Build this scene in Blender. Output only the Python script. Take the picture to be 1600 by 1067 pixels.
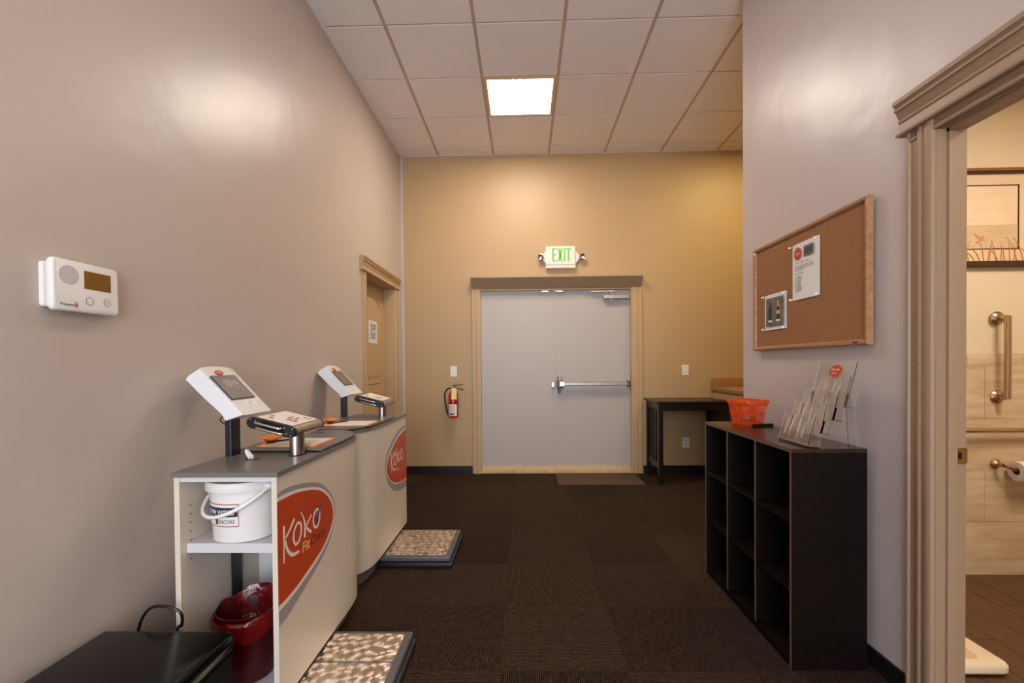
import bpy, bmesh, math, random
from math import sin, cos, pi, radians, sqrt
from mathutils import Matrix, Vector
random.seed(7)
for o in list(bpy.data.objects): bpy.data.objects.remove(o, do_unlink=True)
S = bpy.context.scene
COL = S.collection

# ------------------------------------------------------------------ camera
F, YAW, PITCH, ROLL, CY, CAMH = 740.829, .02556, -.01302, -.00879, 578.412, 1.21785
def _rot():
    c, s = cos(YAW), sin(YAW); A = Matrix(((c, s, 0), (-s, c, 0), (0, 0, 1)))
    c, s = cos(PITCH), sin(PITCH); B = Matrix(((1, 0, 0), (0, c, s), (0, -s, c)))
    c, s = cos(ROLL), sin(ROLL); D = Matrix(((c, 0, s), (0, 1, 0), (-s, 0, c)))
    return D @ B @ A
R = _rot()
cd = bpy.data.cameras.new('camera'); cam = bpy.data.objects.new('camera', cd); COL.objects.link(cam)
cam.matrix_world = Matrix(((R[0][0], R[2][0], -R[1][0], 0), (R[0][1], R[2][1], -R[1][1], 0), (R[0][2], R[2][2], -R[1][2], CAMH), (0, 0, 0, 1)))
cd.sensor_width = 36; cd.lens = 36 * F / 1600; cd.shift_y = (CY - 533.5) / 1600; cd.clip_start = .02
S.camera = cam
# ------------------------------------------------------------------ world, exposure
w = bpy.data.worlds.new('world'); S.world = w; w.use_nodes = True
w.node_tree.nodes['Background'].inputs[0].default_value = (.82, .90, 1, 1)
w.node_tree.nodes['Background'].inputs[1].default_value = 6.2
S.view_settings.view_transform = 'Standard'; S.view_settings.look = 'None'
S.view_settings.exposure = 0.84; S.view_settings.gamma = 1; S.view_settings.use_curve_mapping = False
HALL_LIGHT = 28.0; BACK_LIGHT = 6.0; REST_LIGHT = 20.0; ALCOVE_LIGHT = 20.0
# daylight portal in the shop window behind the camera
pl = bpy.data.lights.new('window_portal', 'AREA'); pl.shape = 'RECTANGLE'; pl.size = 2.5; pl.size_y = 2.8
pl.cycles.is_portal = True
po = bpy.data.objects.new('window_portal', pl); COL.objects.link(po); po.location = (0, -3.02, 1.5)
po.rotation_euler = (radians(-90), 0, pi)

# ------------------------------------------------------------------ materials
def lin(c):
    return tuple(((x/255)/12.92 if x/255 <= .04045 else (((x/255)+.055)/1.055)**2.4) for x in c) + (1,)
def mat(name, c, rough=.5, metal=0, spec=.5, noise=0, nscale=30, bump=0, bscale=60, c2=None, stretch=None, emit=0, trans=0, ior=1.45, coat=0, detail=4, bdist=.002, contrast=None):
    m = bpy.data.materials.new(name); m.use_nodes = True
    nt = m.node_tree; b = nt.nodes['Principled BSDF']; N = nt.nodes; L = nt.links
    b.inputs['Base Color'].default_value = lin(c); b.inputs['Roughness'].default_value = rough
    b.inputs['Metallic'].default_value = metal; b.inputs['Specular IOR Level'].default_value = spec
    b.inputs['IOR'].default_value = ior; b.inputs['Coat Weight'].default_value = coat
    b.inputs['Transmission Weight'].default_value = trans
    if emit:
        b.inputs['Emission Color'].default_value = lin(c); b.inputs['Emission Strength'].default_value = emit
    tc = None
    def coords():
        nonlocal tc
        if tc is None:
            t = N.new('ShaderNodeTexCoord'); mp = N.new('ShaderNodeMapping'); L.new(t.outputs['Object'], mp.inputs[0])
            if stretch: mp.inputs['Scale'].default_value = stretch
            tc = mp
        return tc.outputs[0]
    if c2 or noise:
        n = N.new('ShaderNodeTexNoise'); n.inputs['Scale'].default_value = nscale; n.inputs['Detail'].default_value = detail
        L.new(coords(), n.inputs['Vector'])
        mx = N.new('ShaderNodeMix'); mx.data_type = 'RGBA'
        a = lin(c); d = lin(c2) if c2 else tuple(x*(1-noise) for x in a[:3])+(1,)
        mx.inputs[6].default_value = a; mx.inputs[7].default_value = d
        rp = N.new('ShaderNodeMapRange'); lo, hi = contrast or (.3, .7)
        rp.inputs['From Min'].default_value = lo; rp.inputs['From Max'].default_value = hi
        L.new(n.outputs['Fac'], rp.inputs['Value']); L.new(rp.outputs[0], mx.inputs[0]); L.new(mx.outputs[2], b.inputs['Base Color'])
    if bump:
        n2 = N.new('ShaderNodeTexNoise'); n2.inputs['Scale'].default_value = bscale; n2.inputs['Detail'].default_value = 3
        L.new(coords(), n2.inputs['Vector'])
        bp = N.new('ShaderNodeBump'); bp.inputs['Strength'].default_value = bump; bp.inputs['Distance'].default_value = bdist
        L.new(n2.outputs['Fac'], bp.inputs['Height']); L.new(bp.outputs[0], b.inputs['Normal'])
    return m
def wall_mat(name, c, rough=.38):
    m = mat(name, c, rough, spec=.5); nt = m.node_tree; N = nt.nodes; L = nt.links; b = N['Principled BSDF']
    g = N.new('ShaderNodeNewGeometry')
    n1 = N.new('ShaderNodeTexNoise'); n1.inputs['Scale'].default_value = 160; n1.inputs['Detail'].default_value = 2
    n2 = N.new('ShaderNodeTexNoise'); n2.inputs['Scale'].default_value = 4.0; n2.inputs['Detail'].default_value = 3
    L.new(g.outputs['Position'], n1.inputs[0]); L.new(g.outputs['Position'], n2.inputs[0])
    b1 = N.new('ShaderNodeBump'); b1.inputs['Strength'].default_value = .35; b1.inputs['Distance'].default_value = .0006
    b2 = N.new('ShaderNodeBump'); b2.inputs['Strength'].default_value = .5; b2.inputs['Distance'].default_value = .013
    L.new(n2.outputs[0], b2.inputs['Height']); L.new(n1.outputs[0], b1.inputs['Height']); L.new(b2.outputs[0], b1.inputs['Normal'])
    L.new(b1.outputs[0], b.inputs['Normal'])
    return m
def carpet_mat(name, axis):
    m = mat(name, (60, 46, 38), .95, spec=.15); nt = m.node_tree; N = nt.nodes; L = nt.links; b = N['Principled BSDF']
    g = N.new('ShaderNodeNewGeometry'); oi = N.new('ShaderNodeObjectInfo')
    mp = N.new('ShaderNodeMapping'); L.new(g.outputs['Position'], mp.inputs[0])
    mp.inputs['Scale'].default_value = (1, .16, 1) if axis == 0 else (.16, 1, 1)
    n = N.new('ShaderNodeTexNoise'); n.inputs['Scale'].default_value = 150; n.inputs['Detail'].default_value = 3; L.new(mp.outputs[0], n.inputs[0])
    wv = N.new('ShaderNodeTexWave'); wv.bands_direction = 'X' if axis == 0 else 'Y'; wv.inputs['Scale'].default_value = 38
    wv.inputs['Distortion'].default_value = 2.5; wv.inputs['Detail'].default_value = 2; wv.inputs['Detail Scale'].default_value = 3
    L.new(g.outputs['Position'], wv.inputs[0])
    mul = N.new('ShaderNodeMath'); mul.operation = 'MULTIPLY'; L.new(n.outputs[0], mul.inputs[0]); L.new(wv.outputs[1], mul.inputs[1])
    cr = N.new('ShaderNodeValToRGB'); L.new(mul.outputs[0], cr.inputs[0])
    cr.color_ramp.elements[0].position = .1; cr.color_ramp.elements[0].color = lin((9, 6, 5))
    cr.color_ramp.elements[1].position = .6; cr.color_ramp.elements[1].color = lin((84, 61, 47))
    hs = N.new('ShaderNodeHueSaturation'); mr = N.new('ShaderNodeMapRange'); mr.inputs['To Min'].default_value = .8; mr.inputs['To Max'].default_value = 1.25
    L.new(oi.outputs['Random'], mr.inputs[0]); L.new(mr.outputs[0], hs.inputs['Value']); L.new(cr.outputs[0], hs.inputs['Color'])
    L.new(hs.outputs[0], b.inputs['Base Color'])
    bp = N.new('ShaderNodeBump'); bp.inputs['Strength'].default_value = .8; bp.inputs['Distance'].default_value = .004
    L.new(mul.outputs[0], bp.inputs['Height']); L.new(bp.outputs[0], b.inputs['Normal'])
    return m
def tile_mat(name):   # acoustic lay-in tile: fine pinholes
    m = mat(name, (240, 233, 230), .9, spec=.2); nt = m.node_tree; N = nt.nodes; L = nt.links; b = N['Principled BSDF']
    g = N.new('ShaderNodeNewGeometry'); n = N.new('ShaderNodeTexNoise'); n.inputs['Scale'].default_value = 140; n.inputs['Detail'].default_value = 4
    L.new(g.outputs['Position'], n.inputs[0])
    bp = N.new('ShaderNodeBump'); bp.inputs['Strength'].default_value = .5; bp.inputs['Distance'].default_value = .002
    L.new(n.outputs[0], bp.inputs['Height']); L.new(bp.outputs[0], b.inputs['Normal'])
    return m
def swirl_mat(name):  # engine-turned steel
    m = mat(name, (238, 224, 212), .30, metal=1); nt = m.node_tree; N = nt.nodes; L = nt.links; b = N['Principled BSDF']
    g = N.new('ShaderNodeNewGeometry')
    v = N.new('ShaderNodeTexVoronoi'); v.inputs['Scale'].default_value = 21; v.inputs['Randomness'].default_value = .75
    L.new(g.outputs['Position'], v.inputs['Vector'])
    sb = N.new('ShaderNodeVectorMath'); sb.operation = 'SUBTRACT'; L.new(g.outputs['Position'], sb.inputs[0]); L.new(v.outputs['Position'], sb.inputs[1])
    sx = N.new('ShaderNodeSeparateXYZ'); L.new(sb.outputs[0], sx.inputs[0])
    at = N.new('ShaderNodeMath'); at.operation = 'ARCTAN2'; L.new(sx.outputs[0], at.inputs[0]); L.new(sx.outputs[1], at.inputs[1])
    sn = N.new('ShaderNodeMath'); sn.operation = 'SINE'; ml = N.new('ShaderNodeMath'); ml.operation = 'MULTIPLY'; ml.inputs[1].default_value = 2
    L.new(at.outputs[0], ml.inputs[0]); L.new(ml.outputs[0], sn.inputs[0])
    cs = N.new('ShaderNodeMath'); cs.operation = 'COSINE'; L.new(ml.outputs[0], cs.inputs[0])
    cb = N.new('ShaderNodeCombineXYZ'); L.new(sn.outputs[0], cb.inputs[0]); L.new(cs.outputs[0], cb.inputs[1])
    sc = N.new('ShaderNodeVectorMath'); sc.operation = 'SCALE'; sc.inputs['Scale'].default_value = .20; L.new(cb.outputs[0], sc.inputs[0])
    ad = N.new('ShaderNodeVectorMath'); L.new(sc.outputs[0], ad.inputs[0]); L.new(g.outputs['Normal'], ad.inputs[1])
    no = N.new('ShaderNodeVectorMath'); no.operation = 'NORMALIZE'; L.new(ad.outputs[0], no.inputs[0]); L.new(no.outputs[0], b.inputs['Normal'])
    return m
def cork_mat():
    return mat('cork', (172, 122, 82), .85, spec=.2, c2=(128, 86, 55), nscale=260, bump=.4, bscale=300)
def wood_grain(name, c, c2, rough=.4, axis=1, nscale=14, coat=0):
    st = [1, 1, 1]; st[axis] = .08
    st = [s*1.0 if i == axis else 1 for i, s in enumerate(st)]
    return mat(name, c, rough, c2=c2, nscale=nscale*3, stretch=tuple(st), bump=.1, bscale=80, coat=coat)

M = {}
M['wall_left'] = wall_mat('paint_grey_warm_lit', (190, 175, 164), .36)  # same grey paint as the right wall, warmer light tinted into the colour
M['wall_right'] = wall_mat('paint_grey_cool_lit', (192, 178, 174), .36)  # same grey paint as the left wall, cooler light tinted into the colour
M['wall_far'] = wall_mat('paint_tan', (178, 148, 108), .45)
M['plain'] = wall_mat('paint_back_room', (170, 165, 160), .5)
M['tile'] = tile_mat('acoustic_tile')
M['grid'] = mat('grid_paint', (196, 168, 152), .6)
M['trim_head'] = mat('door_head_shaded', (168, 142, 112), .5)  # casing paint darkened, shade of the sloping face put into the colour
M['bar_metal'] = mat('satin_bar', (158, 152, 146), .38, metal=.9)
M['black_base'] = mat('black_vinyl', (22, 21, 22), .4)
M['trim'] = mat('taupe_trim_paint', (154, 126, 100), .42, bump=.1, bscale=90)
M['trim_far'] = mat('tan_trim_paint', (186, 154, 114), .45, bump=.1, bscale=90)
M['door_tan'] = mat('tan_door_paint', (190, 158, 116), .42, bump=.1, bscale=90)
M['carpet0'] = carpet_mat('carpet_ribs_across', 0); M['carpet1'] = carpet_mat('carpet_ribs_along', 1)
M['subfloor'] = mat('subfloor', (30, 24, 20), .9)
M['white_lam'] = mat('white_laminate', (212, 198, 180), .38)
M['white_lam_in'] = mat('white_laminate_inside', (205, 200, 200), .45)
M['grey_lam'] = mat('grey_laminate', (112, 106, 102), .3, noise=.12, nscale=220)
M['toe'] = mat('grey_plinth', (96, 96, 100), .5)
M['white_pl'] = mat('white_plastic', (226, 220, 214), .25)
M['white_body'] = mat('white_glossy_plastic', (224, 222, 222), .22, coat=.3)
M['black_metal'] = mat('black_powder_coat', (24, 25, 30), .35)
M['black_pl'] = mat('black_plastic', (14, 14, 16), .3)
M['alu'] = mat('brushed_aluminium', (190, 182, 174), .3, metal=1, stretch=(1, 1, .05), noise=.15, nscale=200)
M['chrome'] = mat('polished_steel', (215, 208, 200), .12, metal=1)
M['satin'] = mat('satin_nickel', (190, 165, 135), .25, metal=1)
M['brass'] = mat('aged_brass', (190, 150, 105), .3, metal=1)
M['screen'] = mat('lcd_screen_reflecting', (150, 140, 140), .12, spec=.6, c2=(130, 122, 124), nscale=6)  # grey of the reflected wall is put into the screen colour
M['screen2'] = mat('lcd_screen_tan', (122, 108, 92), .12, spec=.6)
M['orange'] = mat('orange_vinyl', (188, 66, 28), .4)
M['orange_pl'] = mat('orange_plastic', (218, 78, 26), .3)
M['orange_clip'] = mat('orange_board', (236, 130, 30), .4)
M['vinyl_white'] = mat('white_vinyl', (226, 216, 204), .4)
M['vinyl_grey'] = mat('grey_vinyl', (150, 144, 142), .4)
M['vinyl_cream'] = mat('cream_vinyl', (238, 186, 126), .4)
M['vinyl_dark'] = mat('slate_vinyl', (46, 38, 50), .4)
M['blue'] = mat('blue_vinyl', (24, 78, 140), .4)
M['navy'] = mat('navy_print', (24, 34, 70), .4)
M['red_print'] = mat('red_print', (165, 44, 40), .4)
M['ink'] = mat('black_ink', (50, 46, 46), .6)
M['ink_grey'] = mat('grey_ink', (140, 134, 130), .6)
M['paper'] = mat('white_paper', (226, 220, 216), .7)
M['card'] = mat('pale_paper', (230, 222, 212), .6)
M['cream_tag'] = mat('cream_tag', (226, 204, 136), .6)
M['red'] = mat('red_enamel', (196, 22, 30), .25, coat=.3)
M['red_bin'] = mat('dark_red_plastic', (70, 10, 11), .3)
M['liner'] = mat('red_film', (104, 11, 14), .2, coat=.4, bump=.6, bscale=45, bdist=.008)
M['leather'] = mat('black_leatherette', (7, 6, 6), .17, spec=.3, bump=.15, bscale=250, bdist=.0008)
M['bench_base'] = mat('black_bench_base', (9, 8, 8), .6, spec=.2)
M['ink_faint'] = mat('faint_print', (196, 190, 186), .6)
M['rubber'] = mat('black_rubber', (30, 31, 36), .45)
M['grey_rubber'] = mat('grey_frame_plastic', (84, 82, 84), .4)
M['swirl'] = swirl_mat('engine_turned_steel')
M['dark_wood'] = wood_grain('espresso_wood', (30, 17, 13), (20, 12, 9), .3, axis=1)
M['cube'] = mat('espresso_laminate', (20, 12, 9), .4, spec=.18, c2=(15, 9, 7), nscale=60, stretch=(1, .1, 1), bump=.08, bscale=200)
M['cube_top'] = mat('espresso_laminate_top_lit', (50, 33, 25), .2, c2=(42, 29, 23), nscale=60, stretch=(1, .1, 1))  # same laminate as the panels, light on the top painted in as browner tone
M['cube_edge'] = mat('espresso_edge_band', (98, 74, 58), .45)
M['cork'] = cork_mat()
M['oak'] = mat('oak_frame', (178, 128, 88), .4, c2=(150, 104, 68), nscale=50, stretch=(1, .1, 1), bump=.1)
M['counter_lam'] = mat('brown_laminate', (168, 122, 82), .4, c2=(140, 98, 62), nscale=120)
M['mat_brown'] = mat('brown_mat', (92, 68, 50), .95, c2=(68, 50, 37), nscale=220, stretch=(1, .2, 1), bump=.5, bscale=220)
M['door_grey'] = mat('grey_door_paint', (178, 168, 162), .42, bump=.12, bscale=40)
M['thresh'] = mat('worn_primer', (206, 174, 128), .55, c2=(176, 146, 104), nscale=20)
M['acrylic'] = mat('clear_acrylic', (250, 250, 250), .02, trans=1, ior=1.49)
M['green'] = mat('exit_green', (110, 190, 86), .4, emit=.08)
M['lit_white'] = mat('exit_face', (226, 208, 198), .4, emit=.06)
M['light_panel'] = mat('troffer_diffuser', (255, 241, 225), .5, emit=HALL_LIGHT)
M['light_panel_back'] = mat('troffer_diffuser_back', (255, 240, 226), .5, emit=BACK_LIGHT)
M['light_panel_alcove'] = mat('alcove_diffuser', (255, 232, 165), .5, emit=ALCOVE_LIGHT)
M['light_panel_rest'] = mat('restroom_diffuser', (255, 238, 214), .5, emit=REST_LIGHT)
M['light_frame'] = mat('troffer_frame', (226, 190, 150), .5)
M['rest_wall'] = wall_mat('cream_paint', (222, 206, 176), .6)
M['stone'] = mat('beige_stone_tile', (222, 202, 172), .35, c2=(192, 164, 128), nscale=7, stretch=(.5, 1, 4), detail=8)
M['grout'] = mat('tile_grout', (196, 172, 138), .8)
M['plank'] = mat('brown_plank_tile', (100, 68, 42), .5, c2=(80, 52, 32), nscale=40, stretch=(1, .12, 1), bump=.2, bscale=60)
M['plank_grout'] = mat('plank_grout', (140, 104, 72), .8)
M['white_scale'] = mat('beige_scale_plastic', (232, 214, 184), .3)
M['scale_pad'] = mat('scale_pad', (214, 184, 142), .5)
M['sea_sky'] = mat('print_sky', (226, 200, 168), .5, c2=(236, 214, 186), nscale=4, stretch=(1, 1, 4))
M['sea'] = mat('print_sea', (200, 172, 138), .5, c2=(216, 190, 156), nscale=9, stretch=(1, 1, 8))
M['mat_board'] = mat('print_mat_board', (222, 196, 164), .6)
M['frame_dark'] = mat('dark_bronze_frame', (58, 34, 20), .35)
M['rust'] = mat('rust_print', (206, 146, 92), .6)
M['photo_grey'] = mat('photo_backdrop', (112, 110, 100), .5, c2=(92, 88, 82), nscale=30)
M['skin'] = mat('photo_skin', (200, 148, 112), .5)
M['lcd_amber'] = mat('amber_lcd', (126, 84, 34), .25)
M['dots'] = mat('speaker_grille', (196, 188, 186), .5)

# ------------------------------------------------------------------ mesh helpers
class MB:
    def __init__(s): s.v = []; s.f = []
    def add(s, vs, fs):
        n = len(s.v); s.v += [Vector(p) for p in vs]; s.f += [tuple(i+n for i in f) for f in fs]; return s
    def box(s, x0, x1, y0, y1, z0, z1):
        return s.hexa([(x0, y0, z0), (x1, y0, z0), (x1, y1, z0), (x0, y1, z0), (x0, y0, z1), (x1, y0, z1), (x1, y1, z1), (x0, y1, z1)])
    def hexa(s, p):
        return s.add(p, [(3, 2, 1, 0), (4, 5, 6, 7), (0, 1, 5, 4), (1, 2, 6, 5), (2, 3, 7, 6), (3, 0, 4, 7)])
    def rbox(s, x0, x1, y0, y1, z0, z1, r=.003, seg=2):
        bm = bmesh.new(); bmesh.ops.create_cube(bm, size=1)
        for v in bm.verts:
            v.co = Vector(((x0+x1)/2+v.co.x*(x1-x0), (y0+y1)/2+v.co.y*(y1-y0), (z0+z1)/2+v.co.z*(z1-z0)))
        bmesh.ops.bevel(bm, geom=bm.edges[:], offset=r, segments=seg, affect='EDGES', profile=.5)
        bm.verts.index_update(); s.add([v.co.copy() for v in bm.verts], [tuple(v.index for v in f.verts) for f in bm.faces]); bm.free(); return s
    def prism(s, pts, fn, t0, t1):
        n = len(pts)
        vs = [fn(a, b, t0) for a, b in pts] + [fn(a, b, t1) for a, b in pts]
        fs = [tuple(range(n))[::-1], tuple(range(n, 2*n))] + [(i, (i+1) % n, n+(i+1) % n, n+i) for i in range(n)]
        return s.add(vs, fs)
    def loft(s, rings, cap=True, closed=True):
        n = len(rings[0]); b = len(s.v); s.v += [Vector(p) for r in rings for p in r]
        for k in range(len(rings)-1):
            for i in range(n if closed else n-1):
                j = (i+1) % n
                s.f.append((b+k*n+i, b+k*n+j, b+(k+1)*n+j, b+(k+1)*n+i))
        if cap:
            s.f.append(tuple(b+i for i in range(n))[::-1]); s.f.append(tuple(b+(len(rings)-1)*n+i for i in range(n)))
        return s
    def lathe(s, prof, c=(0, 0, 0), seg=32, axis=Vector((0, 0, 1)), cap=True):
        ax = Vector(axis).normalized(); q = Vector((0, 0, 1)).rotation_difference(ax); c = Vector(c)
        return s.loft([[c + q @ Vector((r*cos(2*pi*i/seg), r*sin(2*pi*i/seg), h)) for i in range(seg)] for r, h in prof], cap)
    def cyl(s, p0, p1, r, seg=20, r1=None):
        p0, p1 = Vector(p0), Vector(p1); d = p1-p0
        return s.lathe([(r, 0), (r if r1 is None else r1, d.length)], p0, seg, d)
    def tube(s, pts, r, seg=10, closed=False):
        pts = [Vector(p) for p in pts]; n = len(pts); rings = []; up = None
        for i, p in enumerate(pts):
            t = (pts[(i+1) % n]-pts[i-1]) if closed else (pts[min(i+1, n-1)]-pts[max(i-1, 0)])
            t.normalize()
            if up is None: up = t.orthogonal().normalized()
            up = (up - t*up.dot(t)).normalized(); sd = t.cross(up)
            rr = r[i] if isinstance(r, (list, tuple)) else r
            rings.append([p + up*rr*cos(2*pi*k/seg) + sd*rr*sin(2*pi*k/seg) for k in range(seg)])
        if closed: rings.append(rings[0])
        return s.loft(rings, not closed)
    def sphere(s, c, r, seg=16, sc=(1, 1, 1)):
        c = Vector(c); n = seg//2
        return s.loft([[c+Vector((sc[0]*r*sin(pi*k/n)*cos(2*pi*i/seg), sc[1]*r*sin(pi*k/n)*sin(2*pi*i/seg), -sc[2]*r*cos(pi*k/n))) for i in range(seg)] for k in [.02]+list(range(1, n))+[n-.02]])
    def stroke(s, pts, wd, fn, t0, t1, closed=False):
        """flat ribbon of width wd (scalar or list) in a 2-D plane"""
        n = len(pts); Lp = []; Rp = []
        for i, (a, b) in enumerate(pts):
            p = pts[(i-1) % n] if (closed or i) else pts[0]; q = pts[(i+1) % n] if (closed or i < n-1) else pts[-1]
            dx, dy = q[0]-p[0], q[1]-p[1]; l = math.hypot(dx, dy) or 1; nx, ny = -dy/l, dx/l
            w_ = (wd[i] if isinstance(wd, (list, tuple)) else wd)/2
            Lp.append((a+nx*w_, b+ny*w_)); Rp.append((a-nx*w_, b-ny*w_))
        rng = range(n if closed else n-1)
        for i in rng:
            j = (i+1) % n
            s.prism([Lp[i], Lp[j], Rp[j], Rp[i]], fn, t0, t1)
        return s
    def tf(s, mtx):
        s.v = [mtx @ v for v in s.v]; return s
    def join(s, o): return s.add(o.v, o.f)

def catmull(pts, n=6, closed=True):
    out = []; m = len(pts)
    for i in range(m if closed else m-1):
        if closed: p0, p1, p2, p3 = pts[i-1], pts[i], pts[(i+1) % m], pts[(i+2) % m]
        else: p0, p1, p2, p3 = pts[max(i-1, 0)], pts[i], pts[i+1], pts[min(i+2, m-1)]
        for k in range(n):
            t = k/n
            out.append(tuple(.5*((2*b)+(c-a)*t+(2*a-5*b+4*c-d)*t*t+(-a+3*b-3*c+d)*t**3) for a, b, c, d in zip(p0, p1, p2, p3)))
    if not closed: out.append(tuple(pts[-1]))
    return out

W = {}   # world matrices of empties
def obj(name, mb, m, parent=None, label=None, smooth=False, local=False, origin=None, kind=None):
    me = bpy.data.meshes.new(name); v = mb.v
    if parent is not None and not local:
        inv = W[parent.name].inverted(); v = [inv @ p for p in v]
    elif parent is None:
        if origin is None:
            xs = [p.x for p in v]; ys = [p.y for p in v]; origin = ((min(xs)+max(xs))/2, (min(ys)+max(ys))/2, min(p.z for p in v))
        origin = Vector(origin); v = [p-origin for p in v]
    me.from_pydata([tuple(p) for p in v], [], mb.f)
    bm = bmesh.new(); bm.from_mesh(me); bmesh.ops.recalc_face_normals(bm, faces=bm.faces[:])
    bm.to_mesh(me); bm.free()
    me.materials.append(m if not isinstance(m, str) else M[m])
    o = bpy.data.objects.new(name, me); COL.objects.link(o)
    if smooth:
        for p in me.polygons: p.use_smooth = True
        me.set_sharp_from_angle(angle=radians(smooth if smooth is not True else 40))
    if parent is not None:
        o.parent = parent; W[o.name] = W[parent.name].copy()
    else:
        o.location = origin; W[o.name] = Matrix.Translation(origin)
    if label: o['label'] = label
    if kind: o['kind'] = kind
    return o
def tag(o, label, cat, group=None):
    o['label'] = label; o['category'] = cat
    if group: o['group'] = group
    return o
def thing(name, label, cat, loc=(0, 0, 0), rz=0, group=None, kind=None):
    o = bpy.data.objects.new(name, None); COL.objects.link(o); o.empty_display_size = .1
    o.location = loc; o.rotation_euler = (0, 0, rz)
    W[o.name] = Matrix.Translation(loc) @ Matrix.Rotation(rz, 4, 'Z')
    if label: tag(o, label, cat, group)
    if kind: o['kind'] = kind
    return o
def struct(name, mb, m, **k):
    o = obj(name, mb, m, **k); o['kind'] = 'structure'; return o
def set_struct(name, loc=(0, 0, 0)):
    return thing(name, None, None, loc, kind='structure')
def text_mb(body, w_, h_, fn, t0, t1, bold=0):
    """lettering from Blender's own font, fitted into w_ x h_ and mapped by fn(a, b, t)"""
    cu = bpy.data.curves.new('t', 'FONT'); cu.body = body; cu.offset = bold; cu.resolution_u = 3
    ob = bpy.data.objects.new('t', cu); COL.objects.link(ob)
    bpy.context.view_layer.update()
    me = bpy.data.meshes.new_from_object(ob.evaluated_get(bpy.context.evaluated_depsgraph_get()))
    xs = [v.co.x for v in me.vertices]; ys = [v.co.y for v in me.vertices]
    x0, x1, y0, y1 = min(xs), max(xs), min(ys), max(ys)
    mb = MB(); n = len(me.vertices)
    P = [((v.co.x-x0)/(x1-x0)*w_, (v.co.y-y0)/(y1-y0)*h_) for v in me.vertices]
    mb.v = [Vector(fn(a, b, t1)) for a, b in P]
    mb.f = [tuple(p.vertices) for p in me.polygons]
    bpy.data.objects.remove(ob, do_unlink=True); bpy.data.curves.remove(cu); bpy.data.meshes.remove(me)
    return mb
def plane_fn(o, u, v):
    o, u, v = Vector(o), Vector(u).normalized(), Vector(v).normalized(); n = u.cross(v)
    return lambda a, b, t: o + u*a + v*b + n*t
def circ(cx, cy, rx, ry=None, n=28):
    ry = rx if ry is None else ry
    return [(cx+rx*cos(2*pi*i/n), cy+ry*sin(2*pi*i/n)) for i in range(n)]
def rrect(x0, x1, y0, y1, r, n=5):
    out = []
    for cx, cy, a0 in ((x1-r, y1-r, 0), (x0+r, y1-r, 90), (x0+r, y0+r, 180), (x1-r, y0+r, 270)):
        for k in range(n+1):
            a = radians(a0+90*k/n); out.append((cx+r*cos(a), cy+r*sin(a)))
    return out

# ------------------------------------------------------------------ dimensions
XL, XR, YF, YB, CH = -1.356, 1.38, 5.266, -3.0, 3.527
YC = 3.02          # end of right wall (outer corner)
XA = 3.6           # far side of alcove
RY = 2.739         # restroom far wall face
J0, J1 = .72, 1.62 # restroom door opening
JZ = 1.985
T = .6096; GX, GY = -.9281, 3.2324

# ------------------------------------------------------------------ shell
floor = struct('floor', MB().box(XL-.2, XA+.1, YB-.1, YF+.2, -.08, -.006), 'subfloor', origin=(0, 0, 0))
cache = {}
for i in range(-3, 9):
    for j in range(-11, 7):
        x0, y0 = -.1+.5*i, 2.37+.498*j; x1, y1 = x0+.5, y0+.498
        xe = XR if y1 <= YC+.01 else (XA if y0 > YC else XR)
        cx0, cx1, cy0, cy1 = max(x0, XL), min(x1, xe), max(y0, YB), min(y1, YF)
        if x0 >= XR-.01:  cy0 = max(cy0, YC)
        if xe == XR and x1 > XR and y1 > YC: cx1 = min(x1, XR)
        if cx1-cx0 < .02 or cy1-cy0 < .02: continue
        w_, d_ = round(cx1-cx0, 4), round(cy1-cy0, 4); par = (i+j) % 2
        mb = MB().box(0, w_-.0008, 0, d_-.0008, -.006, 0)
        key = (w_, d_, par)
        if key not in cache:
            o = obj('carpet_tile', mb, 'carpet%d' % par, floor, local=True); cache[key] = o
        else:
            o = cache[key].copy(); COL.objects.link(o)
        o.location = (cx0, cy0, 0)
# right wall strip next to the corner (fills carpet under the alcove side of the corner row)
# ceiling
ceil = struct('ceiling', MB().box(XL-.2, XA+.1, YB-.1, YF+.2, CH+.03, CH+.12), 'tile', origin=(0, 0, CH))
tcache = {}
def lit(i, j): return (i, j) in ((1, 1), (1, -7), (5, 1), (1, -4))
nrow = range(-11, 4)
for i in range(-1, 8):
    for j in nrow:
        x0, y0 = GX+i*T, GY+j*T; x1, y1 = x0+T, y0+T
        cx0, cx1, cy0, cy1 = max(x0, XL), min(x1, XA), max(y0, YB), min(y1, YF)
        if cy1 <= YC+.02: cx1 = min(cx1, XR)
        elif x0 >= XR-.02: cy0 = max(cy0, YC)
        if cx1-cx0 < .02 or cy1-cy0 < .02 or lit(i, j): continue
        w_, d_ = round(cx1-cx0, 4), round(cy1-cy0, 4)
        if (w_, d_) not in tcache:
            o = obj('ceiling_tile', MB().box(.012, w_-.012, .008, d_-.008, .0, .02), 'tile', ceil, local=True); tcache[(w_, d_)] = o
        else:
            o = tcache[(w_, d_)].copy(); COL.objects.link(o)
        o.location = (cx0, cy0, 0)
for i in range(0, 8):
    x = GX+i*T; y0 = YB if x < XR else YC
    obj('grid_bar', MB().box(x-.012, x+.012, y0, YF, CH-.001, CH+.03), 'grid', ceil)
for j in range(-10, 4):
    y = GY+j*T
    obj('cross_bar', MB().box(XL, XR if y < YC else XA, y-.010, y+.010, CH+.0035, CH+.028), 'grid', ceil)
obj('edge_angle', MB().box(XL, XL+.022, YB, YF, CH-.002, CH+.003).box(XL, XA, YF-.02, YF, CH-.002, CH+.003).box(XR-.022, XR, YB, YC, CH-.002, CH+.003), 'tile', ceil)

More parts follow.
